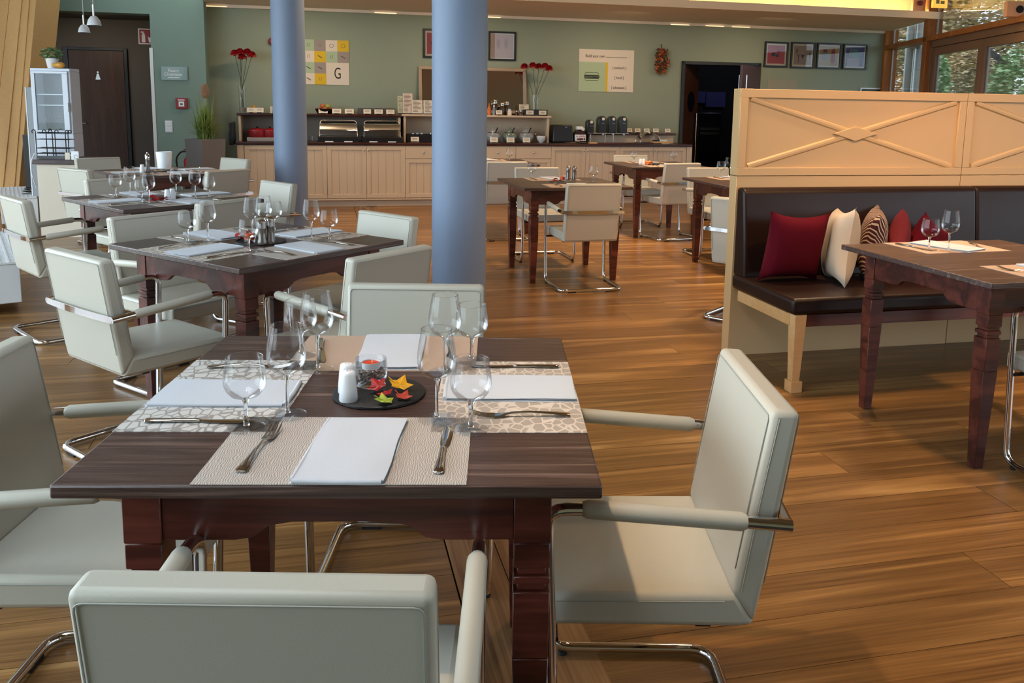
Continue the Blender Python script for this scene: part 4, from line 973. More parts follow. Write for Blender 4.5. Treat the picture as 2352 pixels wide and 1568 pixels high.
for i, (px, pw, lab) in enumerate(((578, 16, 'small white card beside the left red flower vase'), (597, 17, 'small white card left of the farther pillar, second from the vase'))): card(px, pw, SZ, .36, lab, GC1)
for px, pw, lab in ((743, 19, 'small card in front of the black fruit bowl'), (774, 19, 'small card between the fruit bowl and the low tub'), (803, 19, 'small card before the pale low tub'), (844, 16, 'small tilted card before the left grey tray'), (870, 18, 'small card between the two grey trays'), (897, 18, 'small card at the right end of the left shelf')): card(px, pw, SZ, .37, lab, GC1)
card(953, 18, CT, .40, 'white card on the black cutlery box left of the thick pillar', GC2, h=.065)
card(1135, 18, CT, .50, 'card in front of the leftmost glazed jar', GC2, h=.07); card(1173, 18, CT, .50, 'card in front of the grey-green glazed jar', GC2, h=.07); card(1210, 17, CT, .50, 'card in front of the rightmost glazed jar', GC2, h=.07)
for px, lab in ((1446, 'first small card right of the black dispensers'), (1465, 'second small card right of the black dispensers'), (1486, 'third small card, over the clear dome'), (1507, 'fourth small card on the low right shelf'), (1534, 'last small card at the right end of the buffet')): card(px, 14, LZ, .2, lab, GC3, h=.058)
card(1146, 14, SZ + .012, .36, 'small tilted card before the stacked jars on the middle shelf', GC4); 

def lathe_item(name, lab, cat, px, off, z, parts, group=None):
    t = wt(name, lab, cat, W_(px, off, z), off, z, group=group)
    for nm, prof, m in parts: obj(nm, MB().lathe(prof, 24), m, t, smooth=50)
    return t
# red pots on a hot plate
for px, lab in ((591, 'red lidded casserole pot on the hot plate, the left one'), (620, 'red lidded casserole pot on the hot plate, the right one')):
    r = .115 if px < 600 else .10
    t = lathe_item('casserole_pot', lab, 'pot', px, .28, CT + .052, [('pot_body', [(1e-5, 0), (r * .9, 0), (r, .02), (r, .085), (r * .96, .088), (1e-5, .088)], 'red'), ('lid', [(r * 1.02, .088), (r * .95, .10), (r * .5, .118), (.02, .122), (1e-5, .123)], 'red'), ('lid_knob', [(.008, .122), (.018, .135), (.018, .142), (1e-5, .145)], 'black')], 'red pots on the hot plate')
    for s in (-1, 1): obj('handle', MB().tube([(s * r, -.03, .075), (s * (r + .03), -.02, .078), (s * (r + .03), .02, .078), (s * r, .03, .075)], .006, 8), 'red', t, smooth=50)
hp0, hp1 = W_(568, .3, 0), W_(640, .3, 0)
obj('hot_plate', MB().box(0, hp1 - hp0, -.42, -.14, 0, .05), mat('pale_grey_hotplate', '#9a9590', .4), None, RW(hp0, 0, CT + .0005), G, bevel=.006, label='flat pale grey hot plate under the red pots', cat='hot plate')
obj('coat_hook_box', MB().box(-.03, .03, -.5, -.2, .0, .30).box(-.045, .045, -.42, -.3, .05, .16), 'black', None, RW(cu(543) - .06, 0, .82), G, bevel=.01, label='black phone handset unit at the left end of the buffet', cat='device')
# roll-top warmers
for px0, px1, lab in ((728, 826, 'roll-top food warmer, the left one, with clear curved hood'), (829, 924, 'roll-top food warmer, the right one, with clear curved hood')):
    a, b = W_(px0, .38, 0), W_(px1, .38, 0); wd = (b - a) - .02
    t = wt('roll_top_warmer', lab, 'warmer', a + .01, .36, CT, group='roll-top warmers on the buffet')
    obj('base', MB().box(0, wd, -.20, .16, 0, .075), 'black', t, bevel=.006)
    arc = [(-.18 * math.cos(q) * 1.0, .075 + .20 * math.sin(q)) for q in [k * PI / 2 / 8 for k in range(9)]]
    hm = MB(); th = .004
    pr_ = arc + [(y * .97, .075 + (z - .075) * .97) for y, z in arc[::-1]]
    obj('hood', MB().prism([(y, z) for y, z in pr_], .03, wd - .03, 'x'), 'acrylic', t, smooth=40)
    band = [(-.18 * math.cos(q) * 1.01, .075 + .202 * math.sin(q)) for q in [.5, .6, .7, .8]]
    obj('hood_band', MB().prism(band + [(y * .96, .075 + (z - .075) * .96) for y, z in band[::-1]], .03, wd - .03, 'x'), 'steel', t, smooth=40)
    obj('frame_bar', MB().tube(fillet([(.025, -.17, .075), (.035, -.06, .29), (wd - .035, -.06, .29), (wd - .025, -.17, .075)], .04, 4), .006, 8), 'steel', t, smooth=50)
    for k in (.27, .73): 
        s = obj('sign_plate', MB().box(wd * k - .055, wd * k + .055, -.216, -.205, .004, .016), 'white', t)
# fruit bowl with apples
fb = lathe_item('fruit_bowl', 'black fruit box on the left shelf top', 'bowl', 747, .25, SZ, [('bowl_body', [(1e-5, 0), (.10, 0), (.135, .07), (.128, .07), (.095, .008), (1e-5, .008)], 'black')])
ap = [mat('red_apple_skin', '#a03a28', .3, var=.4, vscale=20), mat('green_apple_skin', '#9aa03c', .3, var=.2, vscale=20), mat('mixed_apple_skin', '#b5643a', .3, var=.4, vscale=20)]
for i, (dx, dy, dz, c, l) in enumerate(((-.075, -.04, .052, 0, 'red apple at the left of the fruit box'), (-.03, -.03, .105, 2, 'red-yellow apple on top of the pile'), (.0, -.07, .06, 2, 'orange-red apple at the front of the pile'), (.045, -.03, .10, 1, 'green apple on top of the pile'), (.085, -.04, .055, 0, 'red apple at the right of the fruit box'), (-.01, .05, .06, 0, 'red apple at the back of the pile'))):
    P = RW(W_(747, .25, 0), .25, SZ) + U3 * dx - V3 * (-dy) * -1 * -1
    P = RW(W_(747, .25, 0) + dx, .25 - dy, SZ + dz)
    t = obj('apple', MB().lathe([(1e-5, -.026), (.02, -.03), (.034, -.012), (.036, .006), (.028, .026), (.012, .031), (1e-5, .024)], 16), ap[c], None, P, smooth=60, label=l + ' of the buffet', cat='apple', group='apples in the black fruit box')
    obj('apple_stalk', MB().tube([(0, 0, .022), (.003, 0, .04)], .0015, 5), 'stemg', t)
def boxitem(name, lab, cat, px0, px1, off, dep, z, h, m, group=None, bevel=.004):
    a, b = W_(px0, off, 0), W_(px1, off, 0); t = wt(name, lab, cat, (a + b) / 2, off, z, group=group); w2 = (b - a) / 2
    mb = MB().box(-w2, w2, 0, dep, 0, .006); mb.box(-w2, w2, 0, .006, .006, h).box(-w2, w2, dep - .006, dep, .006, h).box(-w2, -w2 + .006, .006, dep - .006, .006, h).box(w2 - .006, w2, .006, dep - .006, .006, h)
    obj('tub', mb, m, t, bevel=bevel * .4, seg=1); return t, w2
boxitem('low_tub', 'pale low tub right of the fruit box', 'tub', 786, 817, .3, .16, SZ, .055, mat('pale_tub', '#8d8a78', .5))
boxitem('serving_tray', 'grey metal tray on the left shelf, the left one', 'tray', 823, 866, .28, .2, SZ, .085, 'greymetal', 'grey metal trays')
boxitem('serving_tray', 'grey metal tray on the left shelf, the right one', 'tray', 867, 908, .28, .2, SZ, .088, 'greymetal', 'grey metal trays')
boxitem('cutlery_box', 'black box of jam jars under the middle shelf, left of the thick pillar', 'box', 935, 1000, .38, .2, CT, .11, 'black')
for k, px in enumerate((948, 958, 968, 990)):
    lathe_item('jam_jar', f'small lidded jar in the black box, {ORD[k]}', 'jar', px, .28, CT + .008, [('glass_body', [(1e-5, 0), (.022, 0), (.022, .10), (1e-5, .10)], 'stemglass'), ('lid', [(.023, .10), (.023, .118), (1e-5, .118)], 'steel')], 'small jars in the black box')
# menu stands
def stand(px0, px1, z, h, off, lab, tint, group):
    a, b = W_(px0, off, 0), W_(px1, off, 0); w2 = (b - a) / 2; t = wt('menu_stand', lab, 'sign', (a + b) / 2, off, z, group=group)
    obj('holder', MB().box(-w2 * .9, w2 * .9, -.02, .05, 0, .012), 'black', t)
    R = Matrix.Translation((0, 0, .012)) @ Matrix.Rotation(-.12, 4, 'X')
    obj('sheet', MB().box(-w2, w2, 0, .003, 0, h, R), mat('sheet_' + tint[1:], tint, .6), t)
    pm = MB(); rr = random.Random(int(px0))
    for k in range(int(h / .018) - 1): pm.box(-w2 * .75, -w2 * .75 + 1.5 * w2 * rr.uniform(.4, 1), -.0006, 0, h * .90 - k * .018, h * .90 - k * .018 + .007, R)
    o = obj('print_line', pm, 'print', t); o['kind'] = 'stuff'
GM = 'menu stands on the middle shelf'; MZ = SZ + .012
stand(914, 928, MZ, .235, .30, 'narrow greenish menu stand, leftmost on the middle shelf', '#c9cfae', GM)
stand(926, 948, MZ, .275, .32, 'tallest narrow pinkish menu stand on the middle shelf', '#d8c6b8', GM)
stand(946, 971, MZ, .185, .34, 'wide short menu stand left of the thick pillar', '#d8cfbe', GM)
stand(973, 1000, MZ, .185, .34, 'menu stand touching the left edge of the thick pillar', '#d5cdc0', GM)
stand(1192, 1214, MZ, .15, .24, 'tilted card stand left of the right flower vase', '#d8cdb8', GM)
# jars / bottles on the middle shelf right of pillar
def jar(px, off, z, h, r, m, lidm, lab, group='jars on the middle shelf'):
    return lathe_item('storage_jar', lab, 'jar', px, off, z, [('glass_body', [(1e-5, 0), (r, 0), (r * 1.02, h * .1), (r, h * .62), (r * .75, h * .75), (1e-5, h * .75)], m), ('lid', [(r * .78, h * .75), (r * .8, h * .95), (r * .5, h), (1e-5, h)], lidm)], group)
brg = mat('brown_filled_glass', '#4a3a28', .15); mxg = mat('pale_filled_glass', '#9a8468', .15)
jar(1137, .16, MZ, .22, .036, brg, 'steel', 'tall jar with metal lid at the back left of the middle shelf'); jar(1153, .2, MZ, .18, .034, brg, 'steel', 'dark jar in front of the mirror, second from the pillar')
jar(1164, .14, MZ, .20, .036, brg, 'steel', 'dark jar in front of the mirror, third from the pillar'); jar(1170, .33, MZ, .095, .030, 'card', 'steel', 'small pale jar at the front of the middle shelf')
jar(1196, .33, MZ, .075, .035, brg, 'steel', 'small dark jar beside the black card box'); jar(1186, .30, MZ, .07, .02, brg, 'steel', 'tiny clear jar between the pale and the dark one')
lathe_item('sauce_bottle', 'orange sauce bottle right of the thick pillar', 'bottle', 1123, .3, MZ, [('bottle_body', [(1e-5, 0), (.026, 0), (.028, .07), (.022, .10), (.008, .13), (.004, .17), (1e-5, .17)], mat('orange_sauce', '#d86a1c', .4))])
lathe_item('water_bottle', 'small clear blue-capped bottle on the middle shelf', 'bottle', 1134, .32, MZ, [('bottle_body', [(1e-5, 0), (.022, 0), (.022, .09), (.010, .12), (1e-5, .12)], mat('bluish_bottle', '#7c8690', .15)), ('cap', [(.011, .12), (.011, .14), (1e-5, .14)], 'white')])
t, w2 = boxitem('card_box', 'black box with two cards at the right end of the middle shelf', 'box', 1203, 1257, .36, .10, MZ, .088, 'black')
for dx, l in ((-.09, 'l'), (.10, 'r')): obj('card_face', MB().box(dx - .055, dx + .055, -.004, -.001, .016, .074), 'card', t); o = obj('print_line', MB().box(dx - .035, dx + .035, -.0055, -.004, .05, .056).box(dx - .03, dx + .03, -.0055, -.004, .036, .042), 'print', t); o['kind'] = 'stuff'
# flower vases
def vase(px, off, z, h, r, heads, lab, seed, fpx):
    t = lathe_item('glass_vase', lab, 'vase', px, off, z, [('vase_body', [(r * .95, 0), (r, .01), (r, h * .5), (r * 1.25, h), (r * 1.25 - .003, h), (r - .003, h * .5), (r - .003, .015), (1e-5, .012)], 'glass'), ('sand_filling', [(1e-5, .014), (r - .006, .014), (r - .006, h * .2), (1e-5, h * .2)], mat('pebble_filling', '#8a7c66', .8, var=.4, vscale=90))])
    rr = random.Random(seed); u0 = W_(px, off, 0)
    for i, (fx, fy) in enumerate(heads):
        fu, fz = on_wall(fx, fy, off); du = fu - u0; dz = fz - z; dy = rr.uniform(-.05, .04)
        f = thing('red_flower', f'red flower in the {seed == 1 and "left" or "right"} glass vase, {ORD[i]}', 'flower', RW(u0, off, z), G, f'red flowers in the {seed == 1 and "left" or "right"} vase')
        obj('flower_stalk', MB().tube([(rr.uniform(-r * .5, r * .5), 0, .02), (rr.uniform(-r * .7, r * .7), 0, h * .8), (du, dy, dz)], .004, 5), 'stemg', f, smooth=50)
        pm = MB()
        for k in range(42):
            a = k * 2.4; el = 1.35 - k / 42 * 1.7; R = Matrix.Translation((du, dy, dz)) @ Matrix.Rotation(a, 4, 'Z') @ Matrix.Rotation(-el, 4, 'Y')
            s = .042; pm.add([(.012, -s * .6, 0), (.052, -s * .75, .008), (.066, 0, -.004), (.052, s * .75, .008), (.012, s * .6, 0)], [(0, 1, 2, 3, 4)], R)
        o = obj('petals', pm, 'flower', f)
        for k in range(1): pass
vase(559, .3, SZ, .36, .045, [(540, 125), (552, 122), (556, 133), (579, 129), (568, 122)], 'tall glass vase of red flowers at the left end of the buffet', 1, 0)
vase(1229, .25, MZ, .30, .028, [(1206, 155), (1222, 153), (1238, 155), (1252, 154), (1261, 160)], 'tall glass vase of red flowers beside the wall mirror', 2, 0)
lathe_item('honey_bottle', 'small yellow bottle behind the cards at the left vase', 'bottle', 584, .25, SZ, [('bottle_body', [(1e-5, 0), (.025, 0), (.026, .07), (.012, .1), (1e-5, .105)], mat('yellow_honey', '#c88a14', .3))])
for px in (624, 629): lathe_item('candle_stick', 'short pale candle %s left of the farther pillar' % ('at' if px < 627 else 'just behind'), 'candle', px, .3 if px < 627 else .2, SZ, [('wax', [(1e-5, 0), (.012, 0), (.012, .09), (1e-5, .092)], 'card')])
# mirror
mu0, mz1 = on_wall(961, 151, .02); mu1, _ = on_wall(1208, 160, .02); mz0 = MZ + .02
mh = mz1 - mz0; mw = mu1 - mu0
t = thing('wall_mirror', 'pale framed leaning mirror half hidden behind the thick pillar', 'mirror', RW(mu0, .125 * mh + .006, mz0), rot=(-.12, 0, G))
obj('mirror_frame', MB().box(0, mw, -.03, -.002, mh - .045, mh).box(0, mw, -.03, -.002, 0, .045).box(0, .045, -.03, -.002, .045, mh - .045).box(mw - .045, mw, -.03, -.002, .045, mh - .045), mat('pale_frame_wood', '#a8937c', .5), t, bevel=.004)
obj('mirror_glass', MB().box(.045, mw - .045, -.012, -.004, .045, mh - .045), 'mirror', t)
# glazed lidded jars
for px, m, lab in ((1133, 'ceramic', 'grey glazed lidded jar with black spoon, leftmost of three'), (1171, 'ceramicg', 'grey-green glazed lidded jar, middle of three'), (1209, 'ceramic', 'grey glazed lidded jar, rightmost of three, beside the white bowl')):
    t = lathe_item('glazed_jar', lab, 'jar', px, .33, CT, [('jar_body', [(1e-5, 0), (.06, 0), (.09, .03), (.108, .075), (.10, .115), (.075, .142), (.070, .138), (1e-5, .13)], m), ('lid', [(.073, .143), (.060, .168), (.035, .188), (.014, .196), (.010, .2), (.014, .21), (.010, .222), (1e-5, .226)], m)], 'glazed jars on the buffet')
    obj('rim_band', MB().tube([(.076 * math.cos(a), .076 * math.sin(a), .1425) for a in [k * PI / 10 for k in range(20)]], .005, 6, closed=True), 'black', t, smooth=60)
    obj('spoon_handle', MB().tube([(.02, -.065, .145), (.045, -.10, .215)], .008, 6), 'black', t, smooth=60)
lathe_item('bowl', 'white ribbed bowl beside the rightmost glazed jar', 'bowl', 1243, .36, CT, [('bowl_body', [(1e-5, 0), (.03, 0), (.035, .012), (.062, .05), (.066, .098), (.062, .098), (.055, .045), (1e-5, .014)], 'white')])
jar(1230, .22, CT, .15, .02, 'stemglass', 'steel', 'slim clear bottle behind the white ribbed bowl', 'slim bottle by the bowl')
# toaster, spread jar, dispensers
a, b = W_(1266, .36, 0), W_(1314, .36, 0); w2 = (b - a) / 2
t = wt('toaster', 'large black appliance beside the big hazelnut spread jar', 'appliance', (a + b) / 2, .4, CT)
obj('body', MB().taper((-w2, w2, -.06, .22), (-w2 * .9, w2 * .9, -.03, .2), .008, .262), 'black', t, bevel=.02, seg=3)
obj('badge', MB().box(.03, .06, -.036, -.03, .225, .232), 'steel', t); obj('foot_plate', MB().box(-w2 * .8, w2 * .8, -.03, .18, 0, .01), 'black', t)
u = W_(1331, .38, 0); t = wt('spread_jar', 'oversized jar of hazelnut spread with white lid and red lettering', 'jar', u, .38, CT)
cho = mat('chocolate_brown', '#2c130c', .2)
jm = MB().prism([(-.085, 0), (.085, 0), (.092, .03), (.092, .135), (.055, .195), (-.055, .195), (-.092, .135), (-.092, .03)], -.05, .05, 'y')
obj('jar_body', jm, cho, t, bevel=.012, seg=3)
obj('lid', MB().cyl((0, 0, .196), .06, .045, 28), 'white', t, bevel=.004); obj('round_badge', MB().lathe([(.024, 0), (.024, .006), (1e-5, .006)], 20, Matrix.Translation((.035, -.056, .205)) @ Matrix.Rotation(PI / 2, 4, 'X')), 'white', t)
lb = obj('paper_label', MB().box(-.082, .082, -.056, -.050, .035, .125), 'white', t)
text('lettering', 'n', .048, 'ink', lb, (-.054, -.0572, .1)); text('lettering', 'utella', .044, mat('red_lettering', '#c0141c', .5), lb, (.020, -.0572, .102))
obj('printed_picture', MB().prism([(-.055, .048), (.0, .042), (.05, .05), (.045, .072), (.0, .076), (-.05, .07)], -.0566, -.056, 'y'), mat('brown_print', '#6a2a1c', .5), lb)
obj('printed_picture', MB().prism([(.055, .045), (.072, .045), (.072, .075), (.055, .075)], -.0566, -.056, 'y'), cho, lb)
lid2 = mat('dark_cereal_dispenser', '#101012', .22)
def disp(px, off, z, h, r, lab, group, spout=True):
    t = wt('cereal_dispenser', lab, 'dispenser', W_(px, off, 0), off, z, group=group)
    pts = [(-r, 0), (r, 0), (r, h - r)] + [(r * math.cos(a), h - r + r * math.sin(a)) for a in [k * PI / 10 for k in range(1, 10)]] + [(-r, h - r)]
    obj('container', MB().prism(pts, -.05, .07, 'y'), lid2, t, bevel=.008, smooth=50)
    obj('round_label', MB().lathe([(.022, 0), (.022, .002), (1e-5, .002)], 18, Matrix.Translation((.012, -.0505, h - r * .7)) @ Matrix.Rotation(PI / 2, 4, 'X')), 'card', t)
    obj('scale_mark', MB().box(-.01, .035, -.052, -.0505, h * .55, h * .555 + .003), 'steel', t)
    if spout: obj('turning_knob', MB().lathe([(.014, 0), (.014, .03), (1e-5, .032)], 12, Matrix.Translation((-.0, -.05, -.022)) @ Matrix.Rotation(PI / 2, 4, 'X')), 'steel', t, smooth=50)
dz = on_wall(1400, 305, .42)[1]
for px, lab in ((1381, 'black cereal dispenser, leftmost of the tall three'), (1404.5, 'black cereal dispenser, middle of the tall three'), (1429, 'black cereal dispenser, rightmost of the tall three')): disp(px, .42, dz, .245, .062, lab, 'tall black cereal dispensers')
disp(1354, .42, dz - .02, .21, .05, 'shorter black dispenser right of the spread jar', None, False)
ra, rb = W_(1348, .42, 0), W_(1442, .42, 0)
t = wt('dispenser_rack', 'metal rack holding the black cereal dispensers', 'rack', 0, 0, 0)
obj('rack_bar', MB().box(ra, rb, -.47, -.33, dz - .012, dz - .001), 'steel', t, bevel=.003)
for px in (1357, 1390, 1409): u = W_(px, .42, 0); obj('rack_post', MB().box(u - .006, u + .006, -.42, -.40, CT + .0005, dz - .012), 'steel', t)
# dome, boards, knife, cutting board
u = W_(1488, .42, 0)
t = wt('cake_dome', 'clear curved dome cover on the right end of the buffet', 'dome', u, .42, CT)
arc = [(.155 * math.cos(a), .02 + .15 * math.sin(a)) for a in [k * PI / 16 for k in range(17)]]
obj('cover', MB().prism(arc + [(x * .975, .02 + (z - .02) * .975) for x, z in arc[::-1]], -.12, .08, 'y'), 'acrylic', t, smooth=40)
obj('tray', MB().box(-.17, .17, -.14, .1, 0, .02), 'redwood', t, bevel=.004)
for y in (-.12, .08): obj('rim', MB().tube([(x, y, z) for x, z in arc], .0045, 6), 'acrylic', t, smooth=50)
u = W_(1517, .5, 0); t = obj('cutting_board', MB().box(-.13, .13, -.06, .07, 0, .035), 'paleleg', None, RW(u, .5, CT + .0005), G, bevel=.004, label='pale wooden cutting board at the right end of the buffet', cat='board')
t = wt('bread_knife', 'bread knife with black handle lying on the cutting board', 'knife', u, .5, CT + .0365)
obj('handle', MB().box(-.12, -.02, -.012, .012, .0, .022), 'black', t, bevel=.006); obj('blade', MB().box(-.02, .11, -.001, .001, .002, .024), 'cutlery', t)
for px, off, lab in ((1362, .54, 'low brown wooden board left of the rack foot'), ):
    obj('serving_board', MB().box(-.06, .06, -.05, .05, 0, .02), 'paleleg', None, RW(W_(px, off, 0), off, CT + .0005), G, bevel=.003, label=lab, cat='board')
obj('serving_board', MB().box(-.36, .30, -.06, .05, 0, .014), 'tablewood', None, RW(W_(1425, .53, 0), .53, CT + .0005), G, bevel=.003, label='long dark wooden board lying in front of the dispenser rack', cat='board')
tg = wt('serving_tongs', 'shiny steel tongs lying before the spread jar', 'tongs', W_(1316, .57, 0), .57, CT + .002)
for s in (-1, 1): obj('arm', MB().tube([(-.12, s * .004, .006), (0, s * .012, .012), (.10, s * .006, .03)], [.004, .007, .003], 6), 'cutlery', tg, smooth=50)
lathe_item('small_plate', 'small steel dish right of the tongs', 'dish', 1339, .56, CT, [('dish_body', [(1e-5, 0), (.03, 0), (.06, .012), (.058, .014), (1e-5, .004)], 'steel')])
lathe_item('drinking_glass', 'small clear glass beside the left warmer', 'glass', 715, .42, CT, [('glass_body', [(.018, 0), (.022, .002), (.034, .075), (.032, .075), (.02, .006), (1e-5, .005)], 'glass')])

# ================================================================== WALL DECORATIONS
def wall_rect(px0, py0, px1, py1, off=0.0):
    a, z1 = on_wall((px0 + px1) / 2, py0, off); _, z0 = on_wall((px0 + px1) / 2, py1, off); return on_wall(px0, (py0 + py1) / 2, off)[0], on_wall(px1, (py0 + py1) / 2, off)[0], z0, z1
def frame(px0, py0, px1, py1, lab, art, group='black framed prints on the rear wall'):
    a, b, z0, z1 = wall_rect(px0, py0, px1, py1); w_, h_ = b - a, z1 - z0; t = wt('framed_print', lab, 'picture', a, 0, z0, group=group); e = .026
    obj('frame', MB().box(0, w_, -.03, -.002, 0, e).box(0, w_, -.03, -.002, h_ - e, h_).box(0, e, -.03, -.002, e, h_ - e).box(w_ - e, w_, -.03, -.002, e, h_ - e), 'frame', t, bevel=.002)
    s = obj('mount_board', MB().box(e, w_ - e, -.014, -.006, e, h_ - e), mat('mount_white', '#d8c8b8', .6), t)
    art(s, w_, h_)
    obj('picture_glass', MB().box(e, w_ - e, -.019, -.017, e, h_ - e), 'pane2', t)
def shape(par, pts, m, d=0, name='printed_shape'): return obj(name, MB().prism(pts, -.0152 - .0004 * d, -.0141 - .0004 * d, 'y'), m, par)
def rect(a, b, c, d): return [(a, c), (b, c), (b, d), (a, d)]
def ell(cx, cz, rx, rz, n=16, a0=0): return [(cx + rx * math.cos(2 * PI * k / n + a0), cz + rz * math.sin(2 * PI * k / n + a0)) for k in range(n)]
mm = {k: mat('print_' + k, c, .6) for k, c in dict(coral='#a8484e', navy='#303654', tan='#9c8474', brown='#4c3430', ochre='#a8884a', crimson='#93303a', slateb='#80848c', violet='#4a4478', teal='#3e7a64', lilac='#9a8aa0', skin='#b8888a').items()}
def art_coral(s, w_, h_): shape(s, rect(.055, w_ - .055, .055, h_ - .055), mm['coral']); shape(s, ell(w_ * .38, h_ * .5, .035, .03), mm['navy'], 1); shape(s, ell(w_ * .55, h_ * .46, .032, .026), mm['navy'], 1); shape(s, ell(w_ * .62, h_ * .62, .03, .014), mm['navy'], 1); shape(s, [(w_ * .7, h_ * .66), (w_ * .8, h_ * .76), (w_ * .76, h_ * .68)], mm['navy'], 1)
def art_tree(s, w_, h_):
    shape(s, rect(.055, w_ - .055, .055, h_ - .055), mm['tan'])
    for k in (.33, .67): shape(s, [(w_ * k - .006, .09), (w_ * k + .006, .09), (w_ * k + .004, h_ * .42), (w_ * k + .03, h_ * .58), (w_ * k, h_ * .48), (w_ * k - .03, h_ * .58), (w_ * k - .004, h_ * .42)], mm['brown'], 1)
    shape(s, [(w_ * .42, h_ * .52), (w_ * .58, h_ * .52), (w_ * .5, h_ * .36)], mm['brown'], 1); shape(s, ell(w_ * .25, h_ * .66, .012, .04), mm['brown'], 1); shape(s, ell(w_ * .8, h_ * .52, .012, .045), mm['brown'], 1)
def art_ochre(s, w_, h_): shape(s, rect(.05, w_ - .05, .05, h_ - .05), mm['ochre']); shape(s, rect(w_ * .25, w_ * .45, h_ * .32, h_ * .66), mm['slateb'], 1); shape(s, rect(w_ * .26, w_ * .42, h_ * .62, h_ * .76), mm['crimson'], 1); shape(s, [(w_ * .6, h_ * .3), (w_ * .67, h_ * .18), (w_ * .76, h_ * .3), (w_ * .76, h_ * .7), (w_ * .7, h_ * .8), (w_ * .6, h_ * .7)], mm['crimson'], 1)
def art_violet(s, w_, h_): shape(s, rect(.05, w_ - .05, .05, h_ - .05), mm['violet']); shape(s, ell(w_ * .5, h_ * .58, .075, .09), mm['teal'], 1); shape(s, rect(w_ * .18, w_ * .68, h_ * .12, h_ * .45), mm['lilac'], 2); shape(s, [(w_ * .25, h_ * .5), (w_ * .28, h_ * .5), (w_ * .34, h_ * .8), (w_ * .31, h_ * .8)], mm['ochre'], 2)
def art_shoes(s, w_, h_):
    shape(s, rect(.04, w_ - .04, .04, h_ - .04), mat('print_blush', '#b89a90', .6))
    for k in (.36, .64): shape(s, ell(w_ * k, h_ * .58, .035, .085), mm['skin'], 1); shape(s, ell(w_ * k, h_ * .58, .022, .06), mm['tan'], 2)
frame(1754.5, 96, 1808.5, 154.5, 'framed coral print with dark blue berries, leftmost of the right four', art_coral)
frame(1815, 97, 1869.5, 157, 'framed taupe print with bare tree figures, second of the right four', art_tree)
frame(1874.5, 99, 1930, 158.5, 'framed ochre and crimson print, third of the right four', art_ochre)
frame(1935, 101, 1989.5, 160, 'framed violet print with green circle, rightmost of the right four', art_violet)
frame(1121.5, 72.5, 1184.5, 139.5, 'framed pale print with two long oval shapes above the mirror', art_shoes)
frame(971.5, 66.5, 1033, 133.5, 'framed coral print half hidden by the thick pillar', art_coral)
# tile poster with the big G
a, b, z0, z1 = wall_rect(641, 91, 801.5, 194)
t = wt('tile_poster', 'square tile poster with a large black letter G behind the farther pillar', 'poster', a, 0, z0); W, H = b - a, z1 - z0
bd = obj('board', MB().box(0, W, -.008, -.002, 0, H), 'paper', t)
cw, chh = W / 6, H / 4; rows = ['wgmgwy', 'mywymg', 'gwmgWW', 'ymwyWW']
cols_ = {'w': 'paper', 'g': 'greyp', 'm': 'mint', 'y': 'yellow'}
cols_rows = {0: 'ymg', }
grid_ = [['y', 'w', 'm', 'g', 'w', 'y'], ['m', 'g', 'w', 'y', 'm', 'g'], ['w', 'y', 'm', 'g', '', ''], ['g', 'm', 'w', 'y', '', '']]
rr = random.Random(9)
for j in range(4):
    for i in range(6):
        c = grid_[j][i]
        if not c: continue
        x0, zz = i * cw, H - (j + 1) * chh
        tl_ = obj('print_tile', MB().box(x0, x0 + cw, -.0098, -.0082, zz, zz + chh), cols_[c], bd)
        k = rr.randrange(3); cx_, cz_ = x0 + cw / 2, zz + chh / 2; r = .028
        if k == 0: ic = MB().tube([(cx_ + r * math.cos(a_), -.0105, cz_ + r * .8 * math.sin(a_)) for a_ in [q * PI / 6 for q in range(12)]], .0022, 4, closed=True)
        elif k == 1: ic = MB().tube([(cx_ - r * .5, -.0105, cz_ + r), (cx_ - r * .5, -.0105, cz_ - r * .6), (cx_ + r * .5, -.0105, cz_ - r * .6), (cx_ + r * .5, -.0105, cz_ + r)], .0022, 4)
        else: ic = MB().tube([(cx_ - r, -.0105, cz_ + r * .6), (cx_ + r, -.0105, cz_ - r * .6)], .006, 5)
        obj('line_icon', ic, 'print', tl_)
text('letter', 'G', .22, 'ink', bd, (cw * 5, -.0095, H * .25), sx=.62)
# build your own poster
a, b, z0, z1 = wall_rect(1329, 114, 1455, 211)
t = wt('menu_poster', 'white and green poster reading build your own with a sandwich drawing', 'poster', a, 0, z0); W, H = b - a, z1 - z0
bd = obj('board', MB().box(0, W, -.008, -.002, 0, H), 'paper', t)
obj('green_field', MB().box(0, W * .48, -.0095, -.0082, 0, H * .70), 'mint', bd); obj('yellow_stripe', MB().box(W * .48, W * .525, -.0095, -.0082, 0, H * .70), 'yellow', bd)
text('lettering', 'Build your own', .060, 'ink', bd, (W * .29, -.0095, H * .84), sx=.82)
obj('ruled_line', MB().box(W * .49, W * .87, -.0092, -.0082, H * .815, H * .825), 'ink', bd)
for i, s_ in enumerate(('[ sandwich ]', '[ bowl ]', '[ adventure ]')): text('lettering', s_, .056, 'ink', bd, (W * .735, -.0095, H * (.575 - .235 * i)), sx=.8)
ic = MB(); cx_, cz_ = W * .235, H * .36
def ol(pts): ic.tube([(cx_ + x, -.0105, cz_ + z) for x, z in pts], .0035, 4, closed=True)
ol([(-.11, .018), (-.10, .05), (-.06, .062), (.06, .062), (.10, .05), (.11, .018)]); ol([(-.12, .010), (.12, .010), (.12, -.004), (-.12, -.004)]); ol([(-.12, -.012), (.12, -.012), (.115, -.022), (-.115, -.022)]); ol([(-.11, -.03), (.11, -.03), (.10, -.055), (.07, -.062), (-.07, -.062), (-.10, -.055)]); ol([(.0, .008), (.05, -.018), (.09, .008)])
o = obj('sandwich_drawing', ic, 'ink', bd); o['kind'] = 'stuff'
